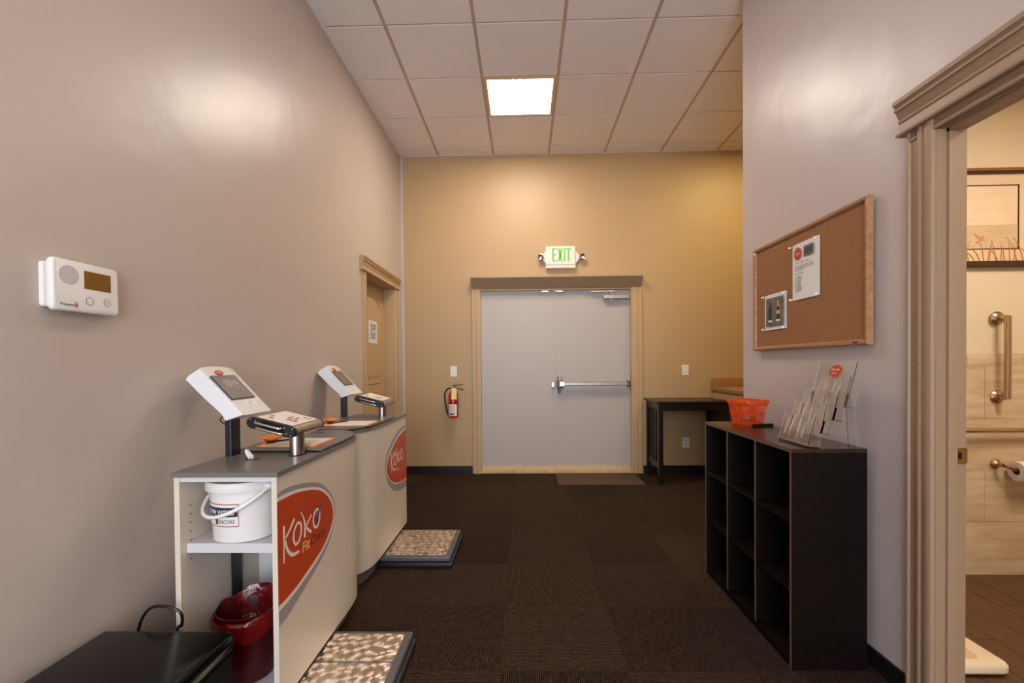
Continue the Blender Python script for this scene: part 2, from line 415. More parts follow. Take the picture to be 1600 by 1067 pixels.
# walls
LD0, LD1, LDZ = 4.03, 4.95, 2.02      # left door opening
struct('wall_left', MB().box(XL-.15, XL, YB, LD0, -.006, CH+.03).box(XL-.15, XL, LD1, YF, -.006, CH+.03).box(XL-.15, XL, LD0, LD1, LDZ, CH+.03), 'wall_left')
DX0, DX1, DZ = -.50, 1.19, 2.045
struct('wall_far', MB().box(XL-.15, DX0, YF, YF+.15, -.006, CH+.03).box(DX1, XA+.1, YF, YF+.15, -.006, CH+.03).box(DX0, DX1, YF, YF+.15, DZ, CH+.03), 'wall_far')
WT = .095
struct('wall_right', MB().box(XR, XR+WT, J1+.018, YC, -.006, CH+.03).box(XR, XR+WT, YB, J0-.018, -.006, CH+.03).box(XR, XR+WT, J0-.018, J1+.018, JZ+.018, CH+.03), 'wall_right')
struct('wall_alcove_front', MB().box(XR+WT, XA, YC-.10, YC, -.006, CH+.03), 'wall_far')
struct('wall_alcove_right', MB().box(XA, XA+.1, YC-.1, YF, -.006, CH+.03), 'wall_far')
# wall behind the camera with a glazed shop window opening
struct('wall_near', MB().box(XL-.15, -1.25, YB-.12, YB, -.006, CH+.03).box(1.25, XR+.1, YB-.12, YB, -.006, CH+.03)
       .box(-1.25, 1.25, YB-.12, YB, 2.9, CH+.03).box(-1.25, 1.25, YB-.12, YB, -.006, .1), 'plain')
wf = MB()
for x in (-1.25, -.025, 1.20): wf.box(x, x+.05, YB-.09, YB-.03, .1, 2.9)
for z in (.1, 2.85): wf.box(-1.20, 1.20, YB-.089, YB-.031, z, z+.05)
struct('window_1', wf, 'alu')
# restroom shell
struct('wall_restroom_far', MB().box(XR+WT, XA, RY+.012, YC-.1, -.006, 2.75), 'rest_wall')
struct('wall_restroom_right', MB().box(XA, XA+.1, -.6, RY+.1, -.006, 2.75), 'rest_wall')
struct('wall_restroom_near', MB().box(XR+WT, XA, -.7, -.6, -.006, 2.75), 'rest_wall')
struct('ceiling_restroom', MB().box(XR+WT, XA, -.7, YC-.1, 2.7, 2.8), 'rest_wall')
rf = struct('floor_restroom', MB().box(XR+.0, XA, -.6, RY+.012, -.005, -.0015), 'plank_grout', origin=(XR, 0, 0))
for a in range(0, 15):
    x0 = 1.44+.15*a
    if x0 > XA-.02: break
    for b_ in range(-1, 7):
        y0 = -.6+.6*b_+(.3 if a % 2 else 0)+.05*(a % 3); y1 = y0+.6
        c0, c1 = max(y0, -.6), min(y1, RY)
        if c1-c0 < .03: continue
        obj('floor_plank', MB().box(x0+.0012, min(x0+.1488, XA), c0+.0012, c1-.0012, -.0015, 0), 'plank', rf)
wt = struct('wall_restroom_tiles', MB().box(XR+WT, XA, RY+.004, RY+.012, 0, 1.252), 'grout', origin=(2.4, RY, 0))
rows = [(0, .303), (.303, .593), (.593, .888), (.888, 1.184), (1.184, 1.252)]
for k, (z0, z1) in enumerate(rows):
    off = [0, 2.596, 2.296, 2.596, 0][k]; wd = .6
    if k == 0: off = 2.296
    if k == 4: off, wd = 2.5, .3
    x = off-4*wd
    while x < XA:
        c0, c1 = max(x, XR+WT), min(x+wd, XA)
        if c1-c0 > .02: obj('wall_tile', MB().box(c0+.001, c1-.001, RY, RY+.005, z0+.001, z1-.001), 'stone', wt)
        x += wd
struct('trim_1', MB().box(XL, XL+.026, YF-.0015, YF, .086, CH), 'wall_right')
# baseboards
struct('baseboard_left', MB().box(XL, XL+.01, YB, LD0-.095, 0, .085).box(XL, XL+.01, LD1+.09, YF, 0, .085), 'black_base')
struct('baseboard_far', MB().box(XL+.01, -.582, YF-.01, YF, 0, .085).box(1.31, 2.05, YF-.01, YF, 0, .085), 'black_base')
struct('baseboard_right', MB().box(XR-.01, XR, J1+.115, YC+.01, 0, .078).box(XR-.01, XR, YB, J0-.115, 0, .078).box(XR, XA, YC, YC+.01, 0, .078), 'black_base')

# ------------------------------------------------------------------ restroom door trim (door_3)
d3 = set_struct('door_3', (XR, J1, 0))
def casing_pts(wd, d):   # profile across the width a, out b
    return [(0, 0), (0, d*.55), (.006, d*.8), (.014, d*.8), (.018, d*.45), (.050*wd/.115, d*.5), (.056*wd/.115, d*.95), (.066*wd/.115, d), (.074*wd/.115, d*.72), (.085*wd/.115, d), (wd-.008, d), (wd-.002, d*.85), (wd, d*.6), (wd, 0)]
for y0, sg in ((J1+.115, -1), (J0-.115, 1)):
    obj('casing', MB().prism(casing_pts(.113, .02), lambda a, b, t, y0=y0, sg=sg: (XR-b, y0+sg*a, t), 0, 2.0205), 'trim', d3, smooth=30)
# the head casing below the crown
obj('head_casing', MB().prism(casing_pts(.04, .016), lambda a, b, t: (XR-b, t, JZ+.04-a), J0-.1, J1+.1), 'trim', d3)
cp = [(0, 0), (.034, 0), (.036, .005), (.034, .010), (.022, .014), (.021, .046), (.026, .050), (.027, .058), (.022, .061), (.030, .074), (.034, .086), (.041, .088), (.042, .096), (.036, .099), (.040, .106), (.046, .110), (.047, .124), (0, .124)]
obj('crown_moulding', MB().prism(cp, lambda a, b, t: (XR-a, t, 2.02+b), J0-.14, J1+.135), 'trim', d3, smooth=30)
jm = MB().box(XR-.004, XR+WT, J1-.0, J1+.018, 0, JZ+.018).box(XR-.004, XR+WT, J0-.018, J0, 0, JZ+.018).box(XR-.004, XR+WT, J0, J1, JZ, JZ+.018)
obj('jamb', jm, 'trim', d3)
st = MB().box(XR+.028, XR+.058, J1-.011, J1, 0, JZ).box(XR+.028, XR+.058, J0, J0+.011, 0, JZ).box(XR+.028, XR+.058, J0, J1, JZ-.011, JZ)
obj('door_stop', st, 'trim', d3)
sp = obj('strike_plate', MB().prism(rrect(XR+.066, XR+.098, .870, .925, .006), lambda a, b, t: (a, J1-t, b), 0, .0018), 'brass', d3, label='bronze strike plate')
obj('latch_hole', MB().box(XR+.067, XR+.080, J1-.0024, J1-.0005, .887, .909), 'black_pl', sp)

# ------------------------------------------------------------------ door_1: tan panelled door in left wall
d1 = set_struct('door_1', (XL, (LD0+LD1)/2, 0))
for y0, sg in ((LD0-.09, 1), (LD1+.09, -1)):
    obj('casing', MB().prism(casing_pts(.088, .02), lambda a, b, t, y0=y0, sg=sg: (XL+b, y0+sg*a, t), 0, 2.03), 'trim_far', d1, smooth=30)
obj('crown_moulding', MB().prism(cp, lambda a, b, t: (XL+a, t, 2.015+b*.95), LD0-.125, LD1+.125), 'trim_far', d1, smooth=30)
obj('jamb', MB().box(XL-.15, XL+.003, LD0, LD0+.018, 0, LDZ).box(XL-.15, XL+.003, LD1-.018, LD1, 0, LDZ).box(XL-.15, XL+.003, LD0+.018, LD1-.018, LDZ-.018, LDZ), 'trim_far', d1)
leafx = XL-.104
lf = MB().box(leafx-.035, leafx, LD0+.02, LD1-.02, .01, LDZ-.02)
leaf = obj('door_leaf', lf, 'door_tan', d1)
def arch(y0, y1, z0, z1, rise, n=14):
    pts = [(y0, z0), (y1, z0), (y1, z1)]
    for k in range(1, n): 
        t = k/n; pts.append((y1+(y0-y1)*t, z1+rise*sin(pi*t)))
    return pts+[(y0, z1)]
def ringprism(mb, out, inn, fn, t0o, t0i):   # sloped moulding between two loops
    n = len(out)
    mb.loft([[fn(a, b, 0) for a, b in out], [fn(a, b, t0o) for a, b in out], [fn(a, b, t0i) for a, b in inn]], cap=True)
def shrink(pts, d):
    cx = sum(p[0] for p in pts)/len(pts); cy = sum(p[1] for p in pts)/len(pts)
    w_ = max(p[0] for p in pts)-min(p[0] for p in pts); h_ = max(p[1] for p in pts)-min(p[1] for p in pts)
    return [(cx+(a-cx)*(1-2*d/w_), cy+(b-cy)*(1-2*d/h_)) for a, b in pts]
fx = lambda a, b, t: (leafx+t, a, b)
for pts in (arch(4.20, 4.78, 1.03, 1.80, .075), arch(4.20, 4.78, .22, .96, 0, 4)):
    r = MB(); o1 = pts; i1 = shrink(pts, .02)
    n = len(o1)
    r.loft([[fx(a, b, 0) for a, b in o1], [fx(a, b, .007) for a, b in shrink(pts, .006)], [fx(a, b, .002) for a, b in i1], [fx(a, b, .002) for a, b in shrink(pts, .035)], [fx(a, b, .008) for a, b in shrink(pts, .05)]], cap=True)
    obj('raised_panel', r, 'door_tan', leaf)
hd = MB().lathe([(.028, 0), (.028, .006), (.012, .01), (.010, .035), (.026, .045), (.028, .06), (.018, .07), (.002, .072)], (leafx, 4.10, .93), 20, (1, 0, 0))
obj('door_knob', hd, 'satin', leaf, smooth=True)
sg = thing('door_sign', 'white paper sign reading STAFF ONLY taped to the tan panelled door', 'sign', (leafx+.0105, 4.532, 1.43))
obj('sheet', MB().box(leafx+.0085, leafx+.0105, 4.40, 4.665, 1.43, 1.645), 'paper', sg)
fs_ = plane_fn((leafx+.0106, 4.455, 1.545), (0, 1, 0), (0, 0, 1))
tx = text_mb('STAFF', .155, .065, fs_, 0, .0006, .02); tx.join(text_mb('ONLY', .155, .065, plane_fn((leafx+.0106, 4.455, 1.468), (0, 1, 0), (0, 0, 1)), 0, .0006, .02))
obj('lettering', tx, 'ink', sg)

# ------------------------------------------------------------------ door_2: grey double exit doors in far wall
d2 = set_struct('door_2', (.345, YF, 0))
for x0, x1, sx in ((-.578, DX0, 1), (DX1, 1.302, -1)):
    a0 = x0 if sx > 0 else x1
    pf = [(0, 0), (0, .014), (.008, .018), (.034, .018), (.038, .012), (.052, .012), (.056, .02), (abs(x1-x0), .02), (abs(x1-x0), 0)]
    obj('casing', MB().prism(pf, lambda a, b, t, a0=a0, sx=sx: (a0+sx*a, YF-b, t), 0, 2.06), 'trim_far', d2)
# sloping head moulding that leans out towards the top
hp = [(0, 2.05), (.016, 2.05), (.024, 2.060), (.104, 2.150), (.112, 2.158), (.112, 2.174), (0, 2.174)]
obj('head_moulding', MB().prism(hp, lambda a, b, t: (t, YF-a, b), -.575, 1.295), 'trim_head', d2)
obj('frame', MB().box(DX0, DX0+.022, YF-.012, YF+.12, 0, DZ).box(DX1-.012, DX1, YF-.012, YF+.12, 0, DZ).box(DX0+.022, DX1-.012, YF-.012, YF+.12, DZ-.012, DZ), 'trim_far', d2)
obj('threshold', MB().rbox(DX0+.002, DX1-.002, YF-.014, YF+.12, .0, .028, .004), 'thresh', d2)
DY = YF+.03
doorm = M['door_grey']
nt = doorm.node_tree; N = nt.nodes; L = nt.links       # scuffed unpainted strip along the bottom of the leaves
g = N.new('ShaderNodeNewGeometry'); sx_ = N.new('ShaderNodeSeparateXYZ'); L.new(g.outputs['Position'], sx_.inputs[0])
nz = N.new('ShaderNodeTexNoise'); nz.inputs['Scale'].default_value = 14; L.new(g.outputs['Position'], nz.inputs[0])
ma = N.new('ShaderNodeMath'); ma.operation = 'MULTIPLY_ADD'; ma.inputs[1].default_value = -.05; L.new(nz.outputs[0], ma.inputs[0]); L.new(sx_.outputs[2], ma.inputs[2])
rg = N.new('ShaderNodeMapRange'); rg.inputs['From Min'].default_value = .058; rg.inputs['From Max'].default_value = .066; L.new(ma.outputs[0], rg.inputs[0])
mxx = N.new('ShaderNodeMix'); mxx.data_type = 'RGBA'; L.new(rg.outputs[0], mxx.inputs[0]); mxx.inputs[6].default_value = lin((206, 176, 132)); mxx.inputs[7].default_value = lin((178, 168, 162))
L.new(mxx.outputs[2], N['Principled BSDF'].inputs['Base Color'])
l1 = obj('door_leaf', MB().box(DX0+.024, .342, DY, DY+.045, .03, DZ-.014), 'door_grey', d2)
l2 = obj('door_leaf', MB().box(.352, DX1-.014, DY, DY+.045, .03, DZ-.014), 'door_grey', d2, label='right leaf with push bar')
obj('astragal', MB().rbox(.336, .362, DY-.006, DY+.002, .03, DZ-.016, .002), 'door_grey', l1)
pb = MB().rbox(.44, 1.165, DY-.062, DY-.030, .972, 1.012, .006)
obj('push_bar', pb, 'bar_metal', l2)
pe = MB().rbox(.36, .435, DY-.072, DY, .945, 1.03, .008).rbox(1.135, 1.168, DY-.066, DY, .958, 1.025, .005)
pe.rbox(.375, .405, DY-.03, DY, .89, .95, .006).cyl((.372, DY-.045, 1.03), (.372, DY-.045, 1.075), .006).cyl((.412, DY-.045, 1.03), (.412, DY-.045, 1.075), .004)
obj('latch_case', pe, 'grey_rubber', l2)
obj('latch_cover', MB().rbox(.388, .446, DY-.078, DY-.066, .968, 1.022, .004), 'alu', l2)
obj('strike', MB().rbox(.300, .334, DY-.03, DY, .955, 1.015, .005), 'alu', l1)
cl = MB().rbox(.875, 1.165, DY-.055, DY, 1.925, 1.972, .006)
obj('door_closer', cl, 'alu', l2)
obj('closer_arm', MB().box(.74, .99, DY-.05, DY-.035, 2.004, 2.016).rbox(.93, 1.0, DY-.052, DY-.02, 1.998, 2.022, .003).cyl((.965, DY-.045, 1.90), (.965, DY-.045, 2.005), .008), 'alu', l2)
for x in (.195, .355):
    obj('top_strike', MB().rbox(x, x+.085, DY-.035, DY+.01, DZ-.038, DZ-.014, .004), 'alu', l1 if x < .3 else l2)

# ------------------------------------------------------------------ ceiling lights
def troffer(i, j, m, label, z=CH):
    x0, y0 = GX+i*T, GY+j*T; t = thing('ceiling_light', label, 'light', (x0+T/2, y0+T/2, z))
    fr = MB(); a = .012; b_ = .035
    fr.box(x0+a, x0+T-a, y0+.006, y0+b_, z-.002, z+.02).box(x0+a, x0+T-a, y0+T-b_, y0+T-.006, z-.002, z+.02)
    fr.box(x0+a, x0+b_, y0+b_, y0+T-b_, z-.002, z+.02).box(x0+T-b_, x0+T-a, y0+b_, y0+T-b_, z-.002, z+.02)
    obj('frame', fr, 'light_frame', t)
    obj('diffuser', MB().box(x0+b_, x0+T-b_, y0+b_, y0+T-b_, z+.004, z+.012), m, t)
    return t, x0, y0
t, x0, y0 = troffer(1, 1, 'light_panel', 'square lit ceiling light panel in front of the double doors')
obj('latch', MB().stroke([(x0+T/2+.05*cos(pi*k/8), y0+.05-.022*sin(pi*k/8)) for k in range(9)], .006, lambda a, b, t_: (a, b, CH-.001-t_), 0, .003), 'light_frame', t)
troffer(1, -4, 'light_panel_back', 'square lit ceiling light panel above the bench end of the hall')
troffer(1, -7, 'light_panel_back', 'square lit ceiling light panel nearest the shop window')
troffer(5, 1, 'light_panel_alcove', 'warm lit ceiling light panel over the brown counter')
t = thing('ceiling_light', 'warm lit ceiling panel inside the restroom', 'light', (2.5, 1.4, 2.7))
obj('frame', MB().box(2.18, 2.82, 1.08, 1.72, 2.69, 2.70), 'light_frame', t)
obj('diffuser', MB().box(2.2, 2.8, 1.1, 1.7, 2.675, 2.69), 'light_panel_rest', t)

# ------------------------------------------------------------------ kiosks
LEN, WID = .91, .346
def plan(off=0, s0=0, n=20, closed=False):
    """U-shaped outline of a kiosk: x across (0 = hall side, -WID = wall side), s along its length"""
    s1, sl = .62, .285; hw = WID/2
    pts = [(off, s0)]
    for k in range(n+1):
        a = pi*k/n; c, s_ = cos(a), sin(a)
        ex = .82
        px = -hw+(hw+off)*(abs(c)**ex)*(1 if c > 0 else -1 if c < 0 else 0); py = s1+(sl+off)*(abs(s_)**ex)
        pts.append((px, py))
    pts.append((-WID-off, s0))
    return pts
KZ = .852
def logo(side, lx, mir, oy, second):
    pass
G1 = [(0, .795), (.051, .799), (.126, .794), (.229, .776), (.321, .751), (.395, .711), (.447, .664), (.474, .611), (.472, .571), (.442, .513), (.387, .467), (.31, .434), (.228, .408), (.153, .385), (.065, .36), (0, .352)]
W1 = [(0, .781), (.06, .781), (.145, .773), (.25, .753), (.332, .729), (.394, .695), (.44, .654), (.466, .602), (.458, .553), (.415, .506), (.348, .472), (.263, .444), (.165, .423), (.076, .409), (0, .404)]
O1 = [(0, .769), (.06, .768), (.145, .762), (.25, .743), (.326, .72), (.381, .69), (.426, .65), (.452, .6), (.444, .558), (.402, .517), (.336, .482), (.252, .459), (.155, .437), (.067, .424), (0, .421)]
G2 = [(0, .790), (.163, .782), (.298, .75), (.424, .702), (.493, .648), (.515, .586), (.48, .506), (.395, .434), (.271, .383), (.135, .359), (0, .352)]
W2 = [(0, .770), (.164, .754), (.278, .723), (.395, .679), (.465, .636), (.496, .587), (.479, .539), (.413, .484), (.291, .434), (.156, .411), (0, .399)]
O2 = [(0, .761), (.153, .743), (.267, .716), (.381, .671), (.452, .628), (.483, .585), (.466, .539), (.403, .487), (.29, .443), (.156, .418), (0, .408)]
def word_koko(fn, S0):
    """hand-lettered word from strokes; fn maps kiosk-1 logo coordinates"""
    mb = MB(); q = lambda l, n=6: catmull(l, n, False)
    a = q([(.040, .676), (.039, .61), (.037, .550)]); mb.stroke([S0(p) for p in a], [.012-.006*i/len(a) for i in range(len(a))], fn, 0, .0019)
    a = q([(.113, .677), (.078, .648), (.045, .628)]); mb.stroke([S0(p) for p in a], [.013-.006*i/len(a) for i in range(len(a))], fn, 0, .0019)
    a = q([(.045, .630), (.059, .592), (.080, .566), (.108, .552), (.146, .549)]); n = len(a); mb.stroke([S0(p) for p in a], [.008+.006*sin(pi*i/n) for i in range(n-1)]+[.001], fn, 0, .0019)
    for cx, cy, rx, ry, sl in ((.135, .617, .029, .036, .006), (.292, .620, .029, .034, .002)):
        pts = [(cx+rx*cos(2*pi*k/24)+sl*sin(2*pi*k/24), cy+ry*sin(2*pi*k/24)) for k in range(24)]
        mb.stroke([S0(p) for p in pts], .0095, fn, 0, .0019, True)
    a = q([(.160, .686), (.178, .664), (.190, .640), (.194, .615), (.190, .582)]); n = len(a); mb.stroke([S0(p) for p in a], [.003+.009*min(1, 1.5*i/n) for i in range(n)], fn, 0, .0019)
    a = q([(.247, .648), (.222, .632), (.196, .619)]); mb.stroke([S0(p) for p in a], .008, fn, 0, .0019)
    a = q([(.200, .620), (.220, .600), (.245, .583)]); mb.stroke([S0(p) for p in a], .010, fn, 0, .0019)
    return mb
def kiosk(name_label, ox, oy, m, ty, tray_s, second):
    """ox, oy: hall-side corner of the open end; m = +1 runs away from the camera, -1 towards it; ty: y shift of the devices"""
    k = thing('fitness_kiosk', name_label, 'kiosk', (ox-WID/2, oy+m*LEN/2, 0))
    Tm = lambda x, s, z: Vector((ox+x, oy+m*s, z))
    out, inn = plan(0), plan(-.018)
    n = len(out)
    sh = MB()
    ring = out+inn[::-1]
    # shell: quads between outer and inner outline
    for i in range(n-1):
        sh.hexa([Tm(*out[i], .085), Tm(*out[i+1], .085), Tm(*inn[i+1], .085), Tm(*inn[i], .085), Tm(*out[i], KZ), Tm(*out[i+1], KZ), Tm(*inn[i+1], KZ), Tm(*inn[i], KZ)])
    obj('side_panel', sh, 'white_lam', k, smooth=30)
    fx_ = lambda a, b, t: Tm(a, b, t)
    pin = [(x, s) for x, s in plan(-.019, .002)]
    obj('bottom_panel', MB().prism(pin, fx_, .088, .106), 'white_lam_in', k)
    obj('shelf', MB().prism([(-.019, .03), (-.019, .30), (-WID+.019, .30), (-WID+.019, .03)], fx_, .588, .620), 'white_lam_in', k, label='white laminate shelf')
    obj('top_rail', MB().prism([(-.019, .001), (-.019, .30), (-WID+.019, .30), (-WID+.019, .001)], fx_, KZ-.016, KZ-.001), 'white_lam_in', k)
    obj('back_panel', MB().prism([(-.019, .46), (-.019, .475), (-WID+.019, .475), (-WID+.019, .46)], fx_, .107, KZ-.002), 'white_lam_in', k)
    obj('plinth', MB().prism(plan(-.045, .03), fx_, 0, .084), 'toe', k, smooth=30)
    holes = MB()
    for r in range(6): holes.cyl(Tm(-WID+.0185, .05, .56+.03*r+(.035 if r else 0)), Tm(-WID+.0175, .05, .56+.03*r+(.035 if r else 0)) - Vector((-.0022, 0, 0)), .0025, 8)
    obj('pin_holes', holes, 'ink', k, kind='stuff')
    ct = obj('countertop', MB().prism(plan(.006, -.006), fx_, KZ, KZ+.016), 'grey_lam', k, smooth=30)
    hz = KZ+.0165
    obj('grommet', MB().prism(circ(-.205, .215, .030, .020), fx_, KZ+.0155, KZ+.0175), 'black_pl', ct)
    tp = [(x, s) for x, s in plan(-.004, tray_s)]
    obj('tray_gap_shade', MB().prism(plan(-.02, tray_s+.015), fx_, KZ+.016, KZ+.022), 'black_pl', ct)  # black spacer standing in for the shadow gap under the tray
    tr = obj('raised_tray', MB().prism(tp, fx_, KZ+.022, KZ+.030), 'grey_lam', k, smooth=30)
    for cx, cy, r in ((-.275, .80, .014), (-.235, .81, .016), (-.205, .815, .016)):
        obj('finger_hole', MB().prism(circ(cx, cy, r, r*.7), fx_, KZ+.0295, KZ+.0308), 'black_pl', tr)
    # hardware, in world coordinates, shifted by (dx, ty) from the nearer kiosk
    dx = ox+.82
    Wd = lambda x, y, z: Vector((x+dx, y+ty, z))
    zt = KZ+.016
    obj('display_post', MB().rbox(-1.165+dx, -1.140+dx, 1.81+ty, 1.872+ty, .107, 1.05, .003), 'black_metal', k)
    obj('leg_column', MB().rbox(-.862+dx, -.842+dx, 1.80+ty, 1.86+ty, .107, KZ-.018, .004), 'black_metal', k)
    # display housing: profile in x-z swept along y, crowned
    prof = [(-1.312, 1.171), (-1.300, 1.186), (-1.258, 1.212), (-1.250, 1.2083), (-1.166, 1.1190), (-1.088, 1.0361), (-1.082, 1.0290), (-1.154, 1.006), (-1.168, 1.031), (-1.24, 1.098)]
    rings = []
    for k_ in range(13):
        u = k_/12; y = 1.80+.20*u
        cr = .010*(1-(2*u-1)**2); e = .006*(1-min(1, 4*min(u, 1-u)/.5)) if u in (0, 1) else 0
        rr = []
        for i, (x, z) in enumerate(prof):
            ax, az = (-.70, .72)
            a = cr if i in (0, 1, 2, 3) else 0; b2 = -.004 if u in (0, 1) else 0
            cx, cz = -1.20, 1.11
            rr.append(Wd(x+ax*a+(cx-x)*(.03 if u in (0, 1) else 0), y, z+az*a*1.0+(cz-z)*(.03 if u in (0, 1) else 0)))
        rings.append(rr)
    dh = obj('display_housing', MB().loft(rings), 'white_body', k, smooth=35)
    # screen plane: origin at face, u along +y, v up the slope
    fo = Wd(-1.082, 1.80, 1.030); fv = Vector((-1.250+1.088, 0, 1.2083-1.0361)).normalized(); fu = Vector((0, 1, 0))
    pf = plane_fn(fo, fu, fv)
    obj('bezel', MB().prism(rrect(.010, .166, .078, .205, .003), pf, .001, .0042), 'black_pl', dh)
    sc = obj('screen', MB().prism(rrect(.014, .162, .082, .201, .002), pf, .002, .0048), 'screen' if not second else 'screen2', dh, label='blank display screen')
    if not second:
        mbk = word_koko(pf, lambda p: (.055+(p[0]-.03)*.28, .145+(p[1]-.55)*.28))
        for i_, v in enumerate(mbk.v): mbk.v[i_] = v+fu.cross(fv)*.0032
        mbk.join(text_mb('Fit', .014, .011, plane_fn(pf(.098, .125, 0), fu, fv), 0, .0052))
        obj('screen_lettering', mbk, 'vinyl_grey', dh)
    ov = obj('badge', MB().prism(circ(.085, .222, .024, .0125), pf, .0, .0042), 'orange', dh, label='orange oval badge')
    obj('badge_text', text_mb('Koko', .024, .008, plane_fn(pf(.073, .218, 0), fu, fv), 0, .0046), 'vinyl_white', dh)
    obj('button', MB().prism(circ(.095, .052, .014, .011), pf, .0, .0045), 'white_pl', dh)
    obj('button_mark', MB().prism(circ(.095, .053, .004), pf, .0, .005), 'ink_grey', dh)
    obj('round_button', MB().prism(circ(.150, .048, .015), pf, .0, .004), 'white_pl', dh)
    obj('screws', MB().sphere(Wd(-1.10, 1.86, 1.012), .003, 8).sphere(Wd(-1.10, 1.95, 1.012), .003, 8), 'chrome', dh, kind='stuff')
    # hand grip console
    obj('grip_column', MB().prism([(-.900+.026*cos(a*pi/12)+dx, 1.850+.034*sin(a*pi/12)+ty) for a in range(24)], lambda a, b, t: (a, b, t), zt, .965), 'alu', k, smooth=30)
    obj('column_collar', MB().prism([(-.900+.034*cos(a*pi/12)+dx, 1.850+.043*sin(a*pi/12)+ty) for a in range(24)], lambda a, b, t: (a, b, t), zt-.0, zt+.003), 'black_pl', k)
    ang = math.atan2(1.000-.958, -1.048+.884)     # slope down to the hall side
    cxz = (-.968, .984); gw, gt = .098, .022
    ca, sa = cos(radians(-14.5)), sin(radians(-14.5))
    def gp(a, b): return (cxz[0]+a*ca-b*sa, cxz[1]+a*sa+b*ca)
    st_ = []
    for k_ in range(9):
        a = -pi/2+pi*k_/8; st_.append((gw-gt+gt*cos(a), gt*sin(a)))
    for k_ in range(9):
        a = pi/2+pi*k_/8; st_.append((-gw+gt+gt*cos(a), gt*sin(a)))
    hb = obj('hand_console', MB().loft([[Wd(gp(a, b)[0], y, gp(a, b)[1]) for a, b in st_] for y in (1.795, 2.03)]), 'alu', k, smooth=30)
    obj('end_cap', MB().loft([[Wd(*(lambda q: (q[0], y, q[1]))(gp(a*s_, b*s_))) for a, b in st_] for y, s_ in ((1.781, .97), (1.784, 1.0), (1.796, 1.0))]), 'black_pl', hb, smooth=30)
    obj('end_cap', MB().loft([[Wd(*(lambda q: (q[0], y, q[1]))(gp(a*s_, b*s_))) for a, b in st_] for y, s_ in ((2.028, 1.0), (2.04, 1.0), (2.043, .97))]), 'black_pl', hb, smooth=30)
    for b0, a0, a1 in ((.008, -.055, .045), (-.010, -.045, .058)):
        P = [(a0, 0), (a0, -.014), (a0+.012, -.022), (a1-.012, -.022), (a1, -.014), (a1, 0)]
        P = catmull([(a, c) for a, c in P], 4, False)
        obj('handle_rod', MB().tube([Wd(gp(a, b0)[0], 1.782+c, gp(a, b0)[1]) for a, c in P], .0045), 'chrome', hb, smooth=True)
    sc2 = MB()
    for a, b0 in ((-.062, .010), (.052, .010), (.064, -.009), (.082, .013), (.083, -.013), (-.083, .012)): sc2.sphere(Wd(gp(a, b0)[0], 1.780, gp(a, b0)[1]), .0032, 8)
    obj('screws', sc2, 'chrome', hb, kind='stuff')
    gf = plane_fn(Wd(gp(-.075, gt)[0], 1.80, gp(-.075, gt)[1]), Vector((0, 1, 0)), Vector((-ca, 0, -sa)))
    # sticker: u along +y, v from hall side up to wall side
    go = Wd(gp(.075, gt)[0], 1.80, gp(.075, gt)[1]); gf = plane_fn(go, (0, 1, 0), (-ca, 0, -sa))
    obj('sticker', MB().prism(rrect(.006, .224, .004, .146, .004), gf, 0, .0012), 'card', hb, label='pale printed sticker')
    pr = MB()
    for a, b0, w2, h2 in ((.028, .100, .018, .018), (.064, .118, .018, .014), (.06, .055, .05, .008), (.06, .040, .06, .008), (.06, .025, .03, .008), (.10, .07, .05, .008), (.12, .050, .04, .008), (.17, .02, .03, .008), (.17, .036, .022, .008)):
        pr.prism([(a, b0), (a+w2, b0), (a+w2, b0+h2), (a, b0+h2)], gf, 0, .0016)
    obj('sticker_print', pr, 'red_print' if not second else 'orange', hb, kind='stuff')
    # logo on hall-side face
    if m > 0: yz = lambda a, b, t: Vector((ox+t, oy+a, b)); G, Wp, O = G1, W1, O1; S0 = lambda p: p
    else:
        yz = lambda a, b, t: Vector((ox+t, oy-a, b)); G, Wp, O = G2, W2, O2
        S0 = lambda p: (.386-(p[0]-.040)*1.03, .532+(p[1]-.550)*.98)
    cl = lambda P_: [(max(a, 0), b) for a, b in catmull(P_, 5, False)]
    lg = obj('logo_shadow', MB().prism(cl(G), yz, 0, .0008), 'vinyl_grey', k)
    obj('logo_border', MB().prism(cl(Wp), yz, 0, .0012), 'vinyl_white', k)
    obj('logo_oval', MB().prism(cl(O), yz, 0, .0015), 'orange', k, label='orange egg-shaped logo reading Koko Fit')
    obj('logo_word', word_koko(yz, S0), 'vinyl_white', k)
    ck = MB().stroke([S0(p) for p in ((.278, .632), (.292, .606))], [.008, .012], yz, 0, .0023).stroke([S0(p) for p in ((.290, .606), (.330, .668))], [.009, .012], yz, 0, .0023)
    obj('logo_check_mark', ck, 'blue', k)
    if m > 0:
        ff = lambda a, b, t: Vector((ox+.0018, oy+.170+a+b*.12, .530+b))
        obj('logo_word', text_mb('Fit', .060, .038, ff, 0, 0, .015), 'vinyl_cream', k)
        ff = lambda a, b, t: Vector((ox+.0018, oy+.238+a+b*.12, .530+b))
        obj('logo_word', text_mb('Check', .130, .036, ff, 0, 0, .004), 'vinyl_dark', k)
    else:
        ff = lambda a, b, t: Vector((ox+.0018, oy-.252+a+b*.05, .508+b))
        obj('logo_word', text_mb('Fit', .045, .030, ff, 0, 0, .01), 'vinyl_cream', k)
        ff = lambda a, b, t: Vector((ox+.0018, oy-.200+a+b*.05, .508+b))
        obj('logo_word', text_mb('Check', .105, .030, ff, 0, 0, -.01), 'orange', k)
    return k
kiosk('white check-in kiosk nearest the camera with open shelves and orange Koko FitCheck logo', -.82, 1.54, 1, 0, .36, False)
kiosk('white check-in kiosk beside the tan door with rounded near end and orange Koko Fit logo', -.855, 3.385, -1, 1.25, .27, True)

